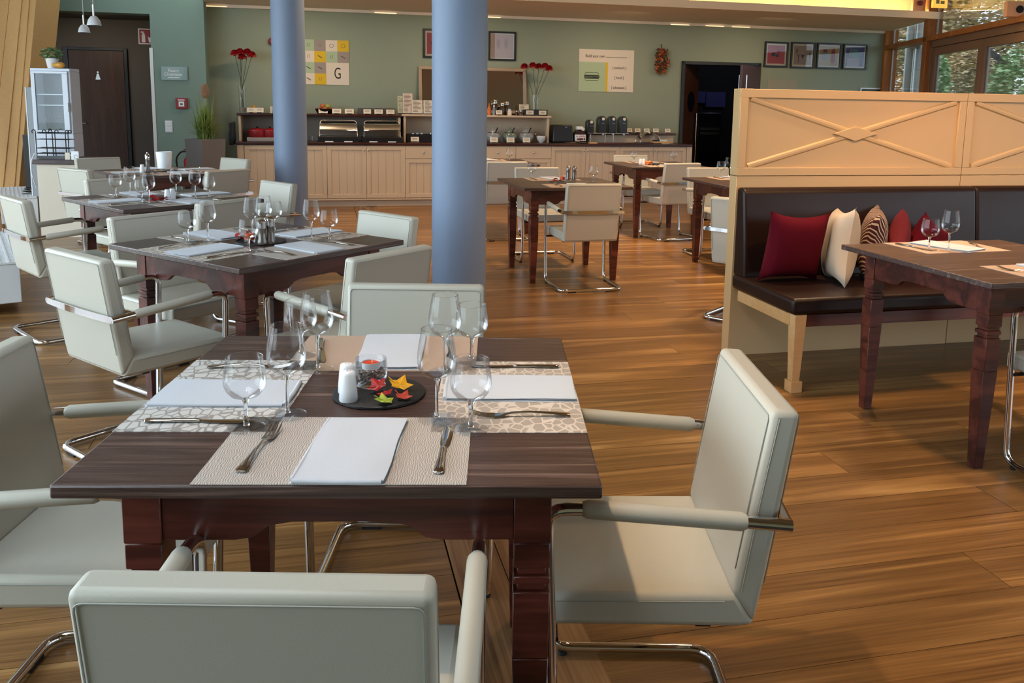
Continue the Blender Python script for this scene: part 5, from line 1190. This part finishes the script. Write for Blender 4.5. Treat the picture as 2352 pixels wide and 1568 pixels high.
# autumn wall swag
a, b, z0, z1 = wall_rect(1500, 104, 1533, 173)
t = wt('wall_wreath', 'oval autumn wreath of orange and brown leaves on the rear wall', 'wreath', (a + b) / 2, 0, z0)
rr = random.Random(31); H = z1 - z0; wr = (b - a) / 2
for nm, c, n in (('brown_leaves', '#4a2e16', 90), ('orange_leaves', '#b8561c', 60), ('red_berries', '#8c1c14', 50), ('green_leaves', '#5a6030', 40)):
    mb = MB()
    for k in range(n):
        z = rr.uniform(.03, H - .06); e = math.sqrt(max(.02, 1 - ((z - H * .48) / (H * .5)) ** 2)); x = rr.uniform(-1, 1) * wr * .92 * e; y = -rr.uniform(.02, .09)
        if 'berr' in nm: mb.ball((x, y - .02, z), .009, 6); continue
        R = Matrix.Translation((x, y, z)) @ Matrix.Rotation(rr.uniform(0, 6.28), 4, 'Y') @ Matrix.Rotation(rr.uniform(-.8, .8), 4, 'X'); s = .03
        mb.add([(-s, 0, 0), (0, -.004, s * .45), (s, 0, 0), (0, -.004, -s * .45)], [(0, 1, 2, 3)], R)
    o = obj(nm, mb, mat('wreath_' + nm, c, .6, var=.3, vscale=20), t); o['kind'] = 'stuff'
obj('hook', MB().tube([(0, -.002, H + .01), (0, -.03, H), (0, -.03, H - .06)], .006, 6), 'black', t)
# white sheet, small framed notice by the window corner, fire alarm sounder
a, b, z0, z1 = wall_rect(1762, 183, 1829, 240); obj('paper_notice', MB().box(0, b - a, -.004, -.001, 0, z1 - z0), mat('pale_notice', '#9c9a88', .7), None, RW(a, 0, z0), G, label='large pale sheet on the wall above the partition', cat='notice')
a, b, z0, z1 = wall_rect(1974, 202, 2031, 240); t = wt('small_screen_frame', 'white framed dark notice low beside the window corner', 'notice', a, 0, z0)
w_, h_ = b - a, z1 - z0; obj('frame', MB().box(0, w_, -.02, -.002, h_ - .018, h_).box(0, .018, -.02, -.002, 0, h_ - .018).box(w_ - .018, w_, -.02, -.002, 0, h_ - .018), 'white', t); obj('dark_sheet', MB().box(.018, w_ - .018, -.012, -.004, 0, h_ - .018), mat('dark_green_sheet', '#2c3a34', .5), t)
u, z = on_wall(625, 95, .04); obj('alarm_sounder', MB().lathe([(.05, 0), (.05, .05), (.035, .07), (1e-5, .072)], 20, Matrix.Rotation(PI / 2, 4, 'X')), 'red', None, RW(u, .001, z), G, smooth=40, label='red round alarm sounder beside the farther pillar', cat='alarm')

# ================================================================== KITCHEN DOORWAY
KU0, KU1 = du0, du1 + .35
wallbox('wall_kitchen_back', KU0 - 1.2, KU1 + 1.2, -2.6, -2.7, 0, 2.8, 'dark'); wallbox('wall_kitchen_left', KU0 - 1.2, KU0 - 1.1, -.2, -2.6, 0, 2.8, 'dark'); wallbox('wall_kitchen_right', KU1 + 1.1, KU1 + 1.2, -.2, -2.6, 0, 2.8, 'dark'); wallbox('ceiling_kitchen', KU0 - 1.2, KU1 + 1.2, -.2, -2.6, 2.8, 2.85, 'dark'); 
df = wt('door_1', None, None, 0, 0, 0); tag(df, kind='structure')
obj('door_frame', MB().box(KU0, KU0 + .05, -.03, .2, 0, dzt).box(KU0, KU1, -.03, .2, dzt - .05, dzt).box(KU1 - .05, KU1, -.03, .2, 0, dzt), 'frame', df, bevel=.003)
ul0, ul1 = on_wall(1571, 250)[0], on_wall(1598, 250)[0]
# left leaf folded into the kitchen
lf = obj('door_leaf', MB().box(0, .62, -.02, .02, .01, dzt - .06), 'darkdoor', df, (KU0 + .06, .03, 0), rz=math.radians(46), bevel=.003)
for s in (-1, 1): obj('bar_handle', MB().tube([(.50, s * .055, .45), (.50, s * .055, 1.32)], .012, 8).tube([(.50, s * .02, .6), (.50, s * .055, .6)], .006, 6).tube([(.50, s * .02, 1.2), (.50, s * .055, 1.2)], .006, 6), 'steel', lf, smooth=50)
obj('glazed_porthole', MB().lathe([(.16, 0), (.16, .046), (1e-5, .046)], 24, Matrix.Translation((.3, .023, 1.5)) @ Matrix.Rotation(PI / 2, 4, 'X')), mat('dark_glass', '#0c0c1c', .1), lf)
# right leaf open towards the room
rf = obj('door_leaf', MB().box(0, .78, -.02, .02, .01, dzt - .06), mat('very_dark_red_door', '#3a1512', .4), df, (KU1 - .03, -.035, 0), rz=math.radians(222), bevel=.003)
obj('bar_handle', MB().tube([(.70, -.055, 1.45), (.70, -.055, 1.9)], .012, 8).tube([(.70, -.02, 1.55), (.70, -.055, 1.55)], .006, 6), 'steel', rf, smooth=50)
obj('bar_handle', MB().tube([(.70, .055, 1.45), (.70, .055, 1.9)], .012, 8).tube([(.70, .02, 1.55), (.70, .055, 1.55)], .006, 6), 'steel', rf, smooth=50)
def wall_rect2(px0, py0, px1, py1, off): return wall_rect(px0, py0, px1, py1, off)
bl = mat('bluish_notice_paper', '#3a3a78', .6)
a, b, z0, z1 = wall_rect(1590, 209, 1628, 236, -2.4); obj('notice_sheet', MB().box(0, b - a, -.01, 0, 0, z1 - z0), bl, None, RW(a, -2.55, z0), G, label='bluish notice sheet in the dark kitchen, the left one', cat='notice', group='notices in the dark kitchen')
a, b, z0, z1 = wall_rect(1629, 211, 1674, 246, -2.4); obj('notice_sheet', MB().box(0, b - a, -.01, 0, 0, z1 - z0), bl, None, RW(a, -2.55, z0), G, label='larger bluish notice sheet in the dark kitchen, the right one', cat='notice', group='notices in the dark kitchen')
a, b, z0, z1 = wall_rect(1600, 258, 1656, 372, -1.9)
ov = wt('kitchen_oven', 'black kitchen appliance with steel bars inside the dark doorway', 'oven', a, -1.9, 0)
obj('body', MB().box(0, b - a, 0, .5, 0, z1), 'black', ov, bevel=.02)
a2, b2, zz0, zz1 = wall_rect(1603, 293, 1652, 299, -1.9); obj('steel_bar', MB().box(.05, b - a - .05, -.03, -.001, zz0, zz1), 'steel', ov); a2, b2, zz0, zz1 = wall_rect(1603, 303, 1652, 309, -1.9); obj('steel_bar', MB().box(.05, b - a - .05, -.03, -.001, zz0, zz1), 'steel', ov)

# ================================================================== LEFT PIER AND CORRIDOR
PO_ = .33
def prect(px0, py0, px1, py1, off=PO_): return wall_rect(px0, py0, px1, py1, off)
a, b, z0, z1 = prect(370.5, 153, 431.5, 184); t = wt('room_sign', 'glass room sign with white lettering on the blue-green pier', 'sign', a, PO_, z0)
obj('glass_plate', MB().box(0, b - a, -.022, -.016, 0, z1 - z0), mat('green_tinted_sign', '#5f7c74', .1), t, bevel=.002); W, H = b - a, z1 - z0
for x in (.02, W - .02): obj('standoff', MB().box(x - .005, x + .005, -.016, -.001, H * .5 - .005, H * .5 + .005), 'steel', t)
text('lettering', 'Raum', .058, 'white', t, (W * .47, -.0235, H * .70)); text('lettering', 'Chiemsee', .058, 'white', t, (W * .45, -.0235, H * .42), sx=.95)
obj('underline', MB().box(W * .25, W * .7, -.0235, -.022, H * .17, H * .21), 'white', t)
a, b, z0, z1 = prect(404.5, 225, 431, 250); t = wt('alarm_call_point', 'red square fire alarm call point on the blue-green pier', 'alarm', a, PO_, z0); W, H = b - a, z1 - z0
obj('case', MB().box(0, W, -.045, -.001, 0, H), 'red', t, bevel=.005); obj('press_plate', MB().box(W * .27, W * .75, -.048, -.045, H * .22, H * .68), 'white', t); obj('press_button', MB().box(W * .4, W * .62, -.050, -.048, H * .38, H * .5), 'ink', t); obj('title_bar', MB().box(W * .2, W * .8, -.047, -.045, H * .78, H * .86), 'white', t)
a, b, z0, z1 = prect(379.5, 277, 396.5, 304); t = wt('light_switch', 'pair of white light switches one above the other on the blue-green pier', 'switch', a, PO_, z0); W, H = b - a, z1 - z0
obj('cover_plate', MB().box(0, W, -.010, -.001, 0, H), 'whitep', t, bevel=.002)
for k in (0, 1): obj('rocker', MB().box(W * .12, W * .88, -.015, -.010, H * (.06 + .5 * k), H * (.44 + .5 * k)), 'whitep', t, bevel=.002)
a, b, z0, z1 = prect(318, 66, 362, 102, -1.99); t = wt('extinguisher_sign', 'red fire extinguisher symbol sign on the corridor wall', 'sign', a, -1.99, z0); W, H = b - a, z1 - z0
obj('plate', MB().box(0, W, -.012, -.001, 0, H), 'white', t); obj('red_field', MB().box(.015, W - .015, -.014, -.012, .015, H - .015), 'red', t)
obj('symbol', MB().box(W * .18, W * .36, -.016, -.014, H * .12, H * .6).box(W * .21, W * .33, -.016, -.014, H * .6, H * .72).box(W * .14, W * .3, -.016, -.014, H * .74, H * .8), 'white', t)
obj('symbol', MB().prism([(W * .55, H * .12), (W * .85, H * .12), (W * .9, H * .4), (W * .8, H * .6), (W * .78, H * .4), (W * .7, H * .75), (W * .62, H * .4), (W * .5, H * .5)], -.016, -.014, 'y'), 'white', t)
# corridor door
a, b, z0, z1 = prect(143, 109, 291, 110, -1.97); dz1 = z1
t = wt('door_2', None, None, a, -1.99, 0); tag(t, kind='structure'); W = b - a
obj('door_frame', MB().box(0, .07, -.03, -.002, 0, dz1).box(W - .05, W, -.03, -.002, 0, dz1).box(.07, W - .05, -.03, -.002, dz1 - .04, dz1), 'frame', t, bevel=.003)
l_ = obj('door_leaf', MB().box(.075, W - .055, -.02, -.004, .01, dz1 - .045), 'darkdoor', t, bevel=.002)
u2, z2 = on_wall(225, 175, -1.97); cx_ = u2 - a
obj('figure_symbol', MB().prism([(cx_ - .035, z2 - .05), (cx_ + .035, z2 - .05), (cx_ + .012, z2 + .04), (cx_ - .012, z2 + .04)], -.024, -.0205, 'y').lathe([(.014, 0), (.014, .004), (1e-5, .004)], 14, Matrix.Translation((cx_, -.0205, z2 + .06)) @ Matrix.Rotation(PI / 2, 4, 'X')), 'steel', l_, label='small metal pictogram on the door')
obj('door_handle', MB().tube([(.16, -.02, 1.03), (.16, -.06, 1.03), (.28, -.06, 1.03)], .009, 8), 'steel', l_, smooth=50)
a, b, z0, z1 = prect(342, 112, 372, 113, -1.97); t = wt('door_4', None, None, a, -1.99, 0); tag(t, kind='structure'); obj('door_frame', MB().box(0, b - a, -.03, -.002, 0, z1), 'frame', t)
u = on_wall(353.5, 250, PO_)[0]; _, zt = on_wall(353, 110, PO_); wallbox('trim_3', u - .02, u + .02, PO_ + .012, PO_, 0, zt, 'whitep')
# planter with tall grass
Pp = RW(on_wall(472, 340, 1.0)[0], 1.0, 0)
zt = on_wall(476, 319, 1.0)[1]
t = thing('grass_planter', 'tall grey square planter with long ornamental grass', 'planter', (Pp.x, Pp.y, 0), G + math.radians(42))
obj('pot', MB().taper((-.14, .14, -.14, .14), (-.175, .175, -.175, .175), 0, zt), 'planter', t, bevel=.006)
gr = MB(); rr = random.Random(17); gz = zt - .01
for k in range(380):
    a = rr.uniform(0, 6.28); q = rr.random() ** .7; L = rr.uniform(.25, .62) * (1.15 - .4 * q); sp = .06 + .36 * q * q; b0 = Vector((rr.uniform(-.07, .07), rr.uniform(-.07, .07), gz)); dx = Vector((math.cos(a), math.sin(a), 0)); sd = Vector((-dx.y, dx.x, 0)) * .0065
    pts = [b0 + dx * sp * s * s * .9 + Vector((0, 0, L * (s - .42 * s * s * q * 1.3))) for s in (0, .35, .7, 1)]
    vs = []; 
    for i, p_ in enumerate(pts): w__ = (1, .9, .6, .05)[i]; vs += [p_ - sd * w__, p_ + sd * w__]
    gr.add(vs, [(0, 1, 3, 2), (2, 3, 5, 4), (4, 5, 7, 6)])
o = obj('grass_blades', gr, 'grass', t); o['kind'] = 'stuff'
pl = MB()
for k in range(900):
    s = rr.random(); z = gz + .50 + .17 * s; r = .045 * math.sin(PI * (.12 + .8 * s)) ; a = rr.uniform(0, 6.28); c = Vector((.02 + r * math.cos(a) * rr.random(), r * math.sin(a) * rr.random(), z)); d = Vector((math.cos(a) * .02, math.sin(a) * .02, .02)); pl.add([c, c + d + Vector((.005, 0, 0)), c + d], [(0, 1, 2)])
obj('soil', MB().box(-.16, .16, -.16, .16, zt - .03, zt - .012), mat('dark_soil', '#241c14', .9), t)
pl.tube([(.0, 0, gz), (.02, 0, gz + .52)], .003, 5); o = obj('pampas_plume', pl, mat('pale_pink_plume', '#c9a58c', .9), t); o['kind'] = 'stuff'
# extinguisher beside the planter
P = RW(on_wall(434, 340, .6)[0], .55, 0)
t = thing('fire_extinguisher', 'red fire extinguisher with black hose beside the grass planter', 'extinguisher', P, G); zt_ = on_wall(434, 345, .55)[1]
k_ = zt_ - .5
obj('cylinder', MB().lathe([(1e-5, 0), (.075, .005), (.078, .03), (.078, zt_ - .13), (.04, zt_ - .07), (.03, zt_ - .05), (1e-5, zt_ - .05)], 20), 'red', t, smooth=50)
obj('valve', MB().box(-.02, .02, -.02, .02, zt_ - .05, zt_ + .02).box(-.07, .03, -.01, .01, zt_ + .005, zt_ + .02), 'red', t, bevel=.003)
obj('hose', MB().tube(fillet([(-.02, -.01, zt_ - .02), (-.10, -.02, zt_ - .01), (-.17, -.02, zt_ - .10), (-.15, -.02, zt_ - .28)], .08, 4), .011, 8), 'rubber', t, smooth=50)

# ================================================================== LEFT SIDEBOARD WITH FRIDGE
SBY = 8.40
def sb(px, py, Y): return at_y(px, py, Y)
A = sb(84, 380, SBY); B = sb(178, 380, SBY + .2); sx0, sx1 = A.x, B.x + .25; zs = sb(120, 367, SBY).z
t = thing('sideboard', 'cream sideboard with brown top carrying the small white fridge', 'sideboard', (sx0, SBY, 0), G * .3); L_ = sx1 - sx0
obj('carcass', MB().box(0, L_, 0, .55, 0, zs - .045), 'sidepaint', t, bevel=.003); obj('worktop', MB().box(-.03, L_ + .03, -.03, .57, zs - .044, zs), 'redwood', t, bevel=.004)
FY = SBY + .32
fa, fb_ = sb(84, 365, FY), sb(171, 365, FY); ft = sb(120, 157, FY).z; fw_ = fb_.x - fa.x
t = thing('display_fridge', 'small white glass-fronted display fridge on the sideboard', 'fridge', ((fa.x + fb_.x) / 2, FY, zs + .001), math.radians(4)); h_ = ft - zs; w2 = fw_ / 2
shell = mat('white_fridge_enamel', '#d4dce8', .3)
obj('cabinet_shell', MB().box(-w2, w2, 0, .22, h_ - .03, h_).box(-w2, w2, 0, .22, 0, h_ * .27).box(-w2, -w2 + .035, 0, .22, h_ * .27, h_ - .03).box(w2 - .035, w2, 0, .22, h_ * .27, h_ - .03).box(-w2 + .035, w2 - .035, .2, .22, h_ * .27, h_ - .03), shell, t, bevel=.006)
obj('inner_lining', MB().box(-w2 + .036, w2 - .036, .19, .199, h_ * .275, h_ - .034), mat('dark_fridge_interior', '#23282c', .4), t)
d_ = obj('glass_door', MB().box(-w2 + .02, w2 - .02, -.022, -.002, h_ * .29, h_ * .31).box(-w2 + .02, w2 - .02, -.022, -.002, h_ - .055, h_ - .03).box(-w2 + .02, -w2 + .05, -.022, -.002, h_ * .31, h_ - .055).box(w2 - .075, w2 - .02, -.022, -.002, h_ * .31, h_ - .055), shell, t, bevel=.003)
obj('pane', MB().box(-w2 + .05, w2 - .075, -.013, -.009, h_ * .31, h_ - .055), 'pane2', d_)
obj('door_grip', MB().box(w2 - .028, w2 - .014, -.05, -.022, h_ * .52, h_ * .62), 'whitep', d_, bevel=.003)
for k in (.585, .705): obj('wire_shelf', MB().box(-w2 + .037, w2 - .037, .01, .19, h_ * k, h_ * k + .009), shell, t)
for k, (x, z) in enumerate(((-.08, .715), (.02, .715), (.10, .715))):
    pass
P = sb(122, 155, FY + .1); 
pt = thing('potted_plant', 'small leafy plant in a white pot on top of the fridge', 'plant', (sb(121, 155, FY + .1).x, FY + .1, ft + .004))
obj('pot', MB().lathe([(1e-5, 0), (.045, 0), (.065, .10), (.060, .10), (.05, .09), (1e-5, .09)], 24), 'white', pt, smooth=40); rr = random.Random(3)
o = obj('foliage', foliage(420, (0, 0, .145), .115, .1, .07, .016, rr), 'leafg', pt); o['kind'] = 'stuff'
gd = thing('ornamental_gourd', 'small orange gourd lying beside the plant pot on the fridge', 'gourd', (sb(137, 150, FY + .05).x, FY + .03, ft + .034))
obj('gourd_body', MB().loft([(0, -.07, .0, .008, .008), (0, -.055, 0, .022, .022), (0, -.03, 0, .018, .02), (0, 0, 0, .030, .030), (0, .03, 0, .036, .033), (0, .055, 0, .02, .02), (0, .062, 0, .004, .004)], 14, Matrix.Rotation(-PI / 2, 4, 'Z')), mat('orange_gourd_skin', '#d89a3c', .4, var=.2, vscale=30), gd, smooth=60)
obj('gourd_stalk', MB().tube([(.0, 0, .03), (.005, 0, .055)], .004, 5), 'stemg', gd)
# wire basket rack with scrolls
bx = sb(120, 372, SBY + .1)
br = thing('wire_bottle_rack', 'black wrought wire rack with scroll tops in front of the fridge', 'rack', (bx.x, SBY + .16, zs + .001)); 
def rx(px): return sb(px, 330, SBY + .16).x - bx.x
def rz_(py): return sb(120, py, SBY + .16).z - zs
for px, d in ((87, -1), (111, -1), (125, -1), (131, 1), (155, 1), (161, 1)):
    x = rx(px); zt2 = rz_(298); s = .018
    sc = [(x, -.03, rz_(362)), (x, -.03, zt2 - .02)] + [(x + d * (s - s * math.cos(a)), -.03, zt2 - .02 + s * math.sin(a)) for a in [k * PI / 6 for k in range(1, 9)]]
    obj('scroll_rod', MB().tube(sc, .0045, 6), 'black', br, smooth=50)
for z in (320, 340, 352): obj('hoop', MB().tube([(rx(88), -.03, rz_(z)), (rx(162), -.03, rz_(z)), (rx(162), .07, rz_(z)), (rx(88), .07, rz_(z))], .006 if z > 330 else .004, 6, closed=True), 'black', br, smooth=50)
obj('base_tray', MB().box(rx(86), rx(168), -.035, .075, 0, .012).box(rx(86), rx(168), -.035, -.028, .012, .03), 'black', br)
for i, (px, w_, h_, m_, lab) in enumerate(((155, .035, .07, 'card', 'small beige card at the right foot of the wire rack'), (172, .055, .085, 'white', 'white card with a dark curl standing right of the wire rack'))):
    P = sb(px, 360, SBY + .05); t = thing('table_card', lab, 'card', (P.x, SBY + .05, zs + .001), 0, None); obj('card_face', MB().box(-w_ / 2 * 1.4, w_ / 2 * 1.4, 0, .003, 0, h_), m_, t)
    if i: obj('printed_curl', MB().tube([(.01 + .018 * math.cos(a), -.001, .03 + .018 * math.sin(a)) for a in [k * PI / 6 for k in range(10)]], .0015, 4), 'ink', t)
# tall black cabinet and phone behind
P0 = at_y(58, 420, 9.6); P1 = at_y(84, 420, 9.6); zt2 = at_y(70, 309, 9.6).z
obj('black_locker', MB().box(0, P1.x - P0.x + .15, 0, .5, 0, zt2), 'black', None, (P0.x, 9.6, 0), 0, bevel=.01, label='dark low cabinet between the timber column and the sideboard', cat='cabinet')
t = thing('white_side_panel', 'white edged panel standing behind the fridge at its left', 'panel', (at_y(66, 300, 9.0).x, 9.0, 0)); zz1 = at_y(66, 200, 9.0).z
obj('board', MB().box(0, .10, 0, .05, 0, zz1), mat('grey_panel', '#8b9196', .4), t, bevel=.004); obj('edge_strip', MB().box(-.012, 0, -.002, .052, 0, zz1), 'whitep', t)
obj('wall_cable', MB().tube(fillet([at_y(80, 352, 8.15), at_y(71, 370, 8.1), at_y(73, 400, 8.1), at_y(84, 432, 8.15)], .05, 4), .006, 6), 'whitep', None, (0, 0, 0), smooth=50, label='white cable hanging left of the sideboard', cat='cable')
# pendant lamps
for px, py0, py1, w_, Y, lab, short in ((216.5, 36, 59, 30, 8.6, 'white bell pendant lamp, the right and higher one', 1), (193.5, 56, 75, 25, 9.6, 'white bell pendant lamp, the left and lower one', 0)):
    P = at_y(px, py1, Y); zt2 = at_y(px, py0, Y).z; h = zt2 - P.z; r = w_ / 2 * Y / 1930
    t = thing('pendant_lamp', lab, 'lamp', (P.x, P.y, P.z), 0, 'white pendant lamps at the upper left')
    obj('shade', MB().lathe([(r, 0), (r * .98, h * .12), (r * .82, h * .55), (r * .5, h * .88), (r * .2, h), (r * .17, h), (r * .45, h * .84), (r * .76, h * .52), (r * .93, h * .12), (r * .95, 0)], 28), mat('opal_lamp_shade', '#dfe3e8', .3), t, smooth=50)
    obj('rod', MB().cyl((0, 0, h), .010, h * 1.1, 10), 'steel', t); obj('cord', MB().tube([(0, 0, h * 2.1), (0.0, 0, 3.9 - P.z)], .003, 6), 'whitep', t)
    obj('bulb', MB().ball((0, 0, h * .35), r * .35, 12), mat('warm_bulb', '#fff2d8', emit='#ffe8c0', es=2), t, smooth=60)
# emergency sign and warm box at the right window, glass reflection built as a box
s_, z = on_fac(2160, 4, -.13); t = thing('exit_sign', 'small yellow lit emergency sign on the window post', 'sign', FA + fd * s_ + fn * -.14 + Vector((0, 0, z)), G)
obj('case', MB().box(-.11, .11, -.02, .02, -.08, .10), mat('yellow_sign_face', '#e0a83c', .4, emit='#ffb840', es=.8), t, bevel=.004)
obj('pictogram', MB().box(-.07, -.02, -.024, -.02, -.03, .06).box(.0, .06, -.024, -.02, -.03, .01), mat('green_brown_mark', '#8a7a20', .5), t)
u, z = on_wall(2112, 12, 1.72); t = wt('alarm_box', 'warm lit box with round red sounder at the end of the canopy', 'alarm', u, 1.72, 2.763)
obj('case', MB().box(-.10, .10, 0, .05, 0, .26), mat('peach_box', '#e0a070', .5), t, bevel=.004); obj('round_sounder', MB().lathe([(.035, 0), (.035, .03), (.02, .04), (1e-5, .04)], 20, Matrix.Translation((.0, -.001, .13)) @ Matrix.Rotation(PI / 2, 4, 'X')), mat('dark_red_sounder', '#6a1c20', .4), t, smooth=40)
P = at_y(2334, 22, 9.4); t = thing('glass_reflection_box', 'reflection in the terrace glass built as a peach box with dark round centre', 'lamp', (P.x, P.y, P.z), G - .2)  # reflection in the window glass, modelled as a solid box on an added wire
obj('case', MB().box(-.12, .14, -.03, .03, -.08, .085), mat('peach_reflection', '#e0a070', .5), t, bevel=.004); obj('round_centre', MB().lathe([(.04, 0), (.04, .01), (1e-5, .01)], 20, Matrix.Translation((.02, -.031, .0)) @ Matrix.Rotation(PI / 2, 4, 'X')), 'dark', t); obj('added_hanger', MB().tube([(0, 0, .085), (0, 0, 3.9 - P.z)], .003, 6), 'steel', t)
# tidy the prototype-free scene
for o in list(COL.objects):
    if o.type == 'EMPTY' and o.get('label') == 'x': 
        for c in list(o.children):
            for d in list(c.children): bpy.data.objects.remove(d)
            bpy.data.objects.remove(c)
        bpy.data.objects.remove(o)
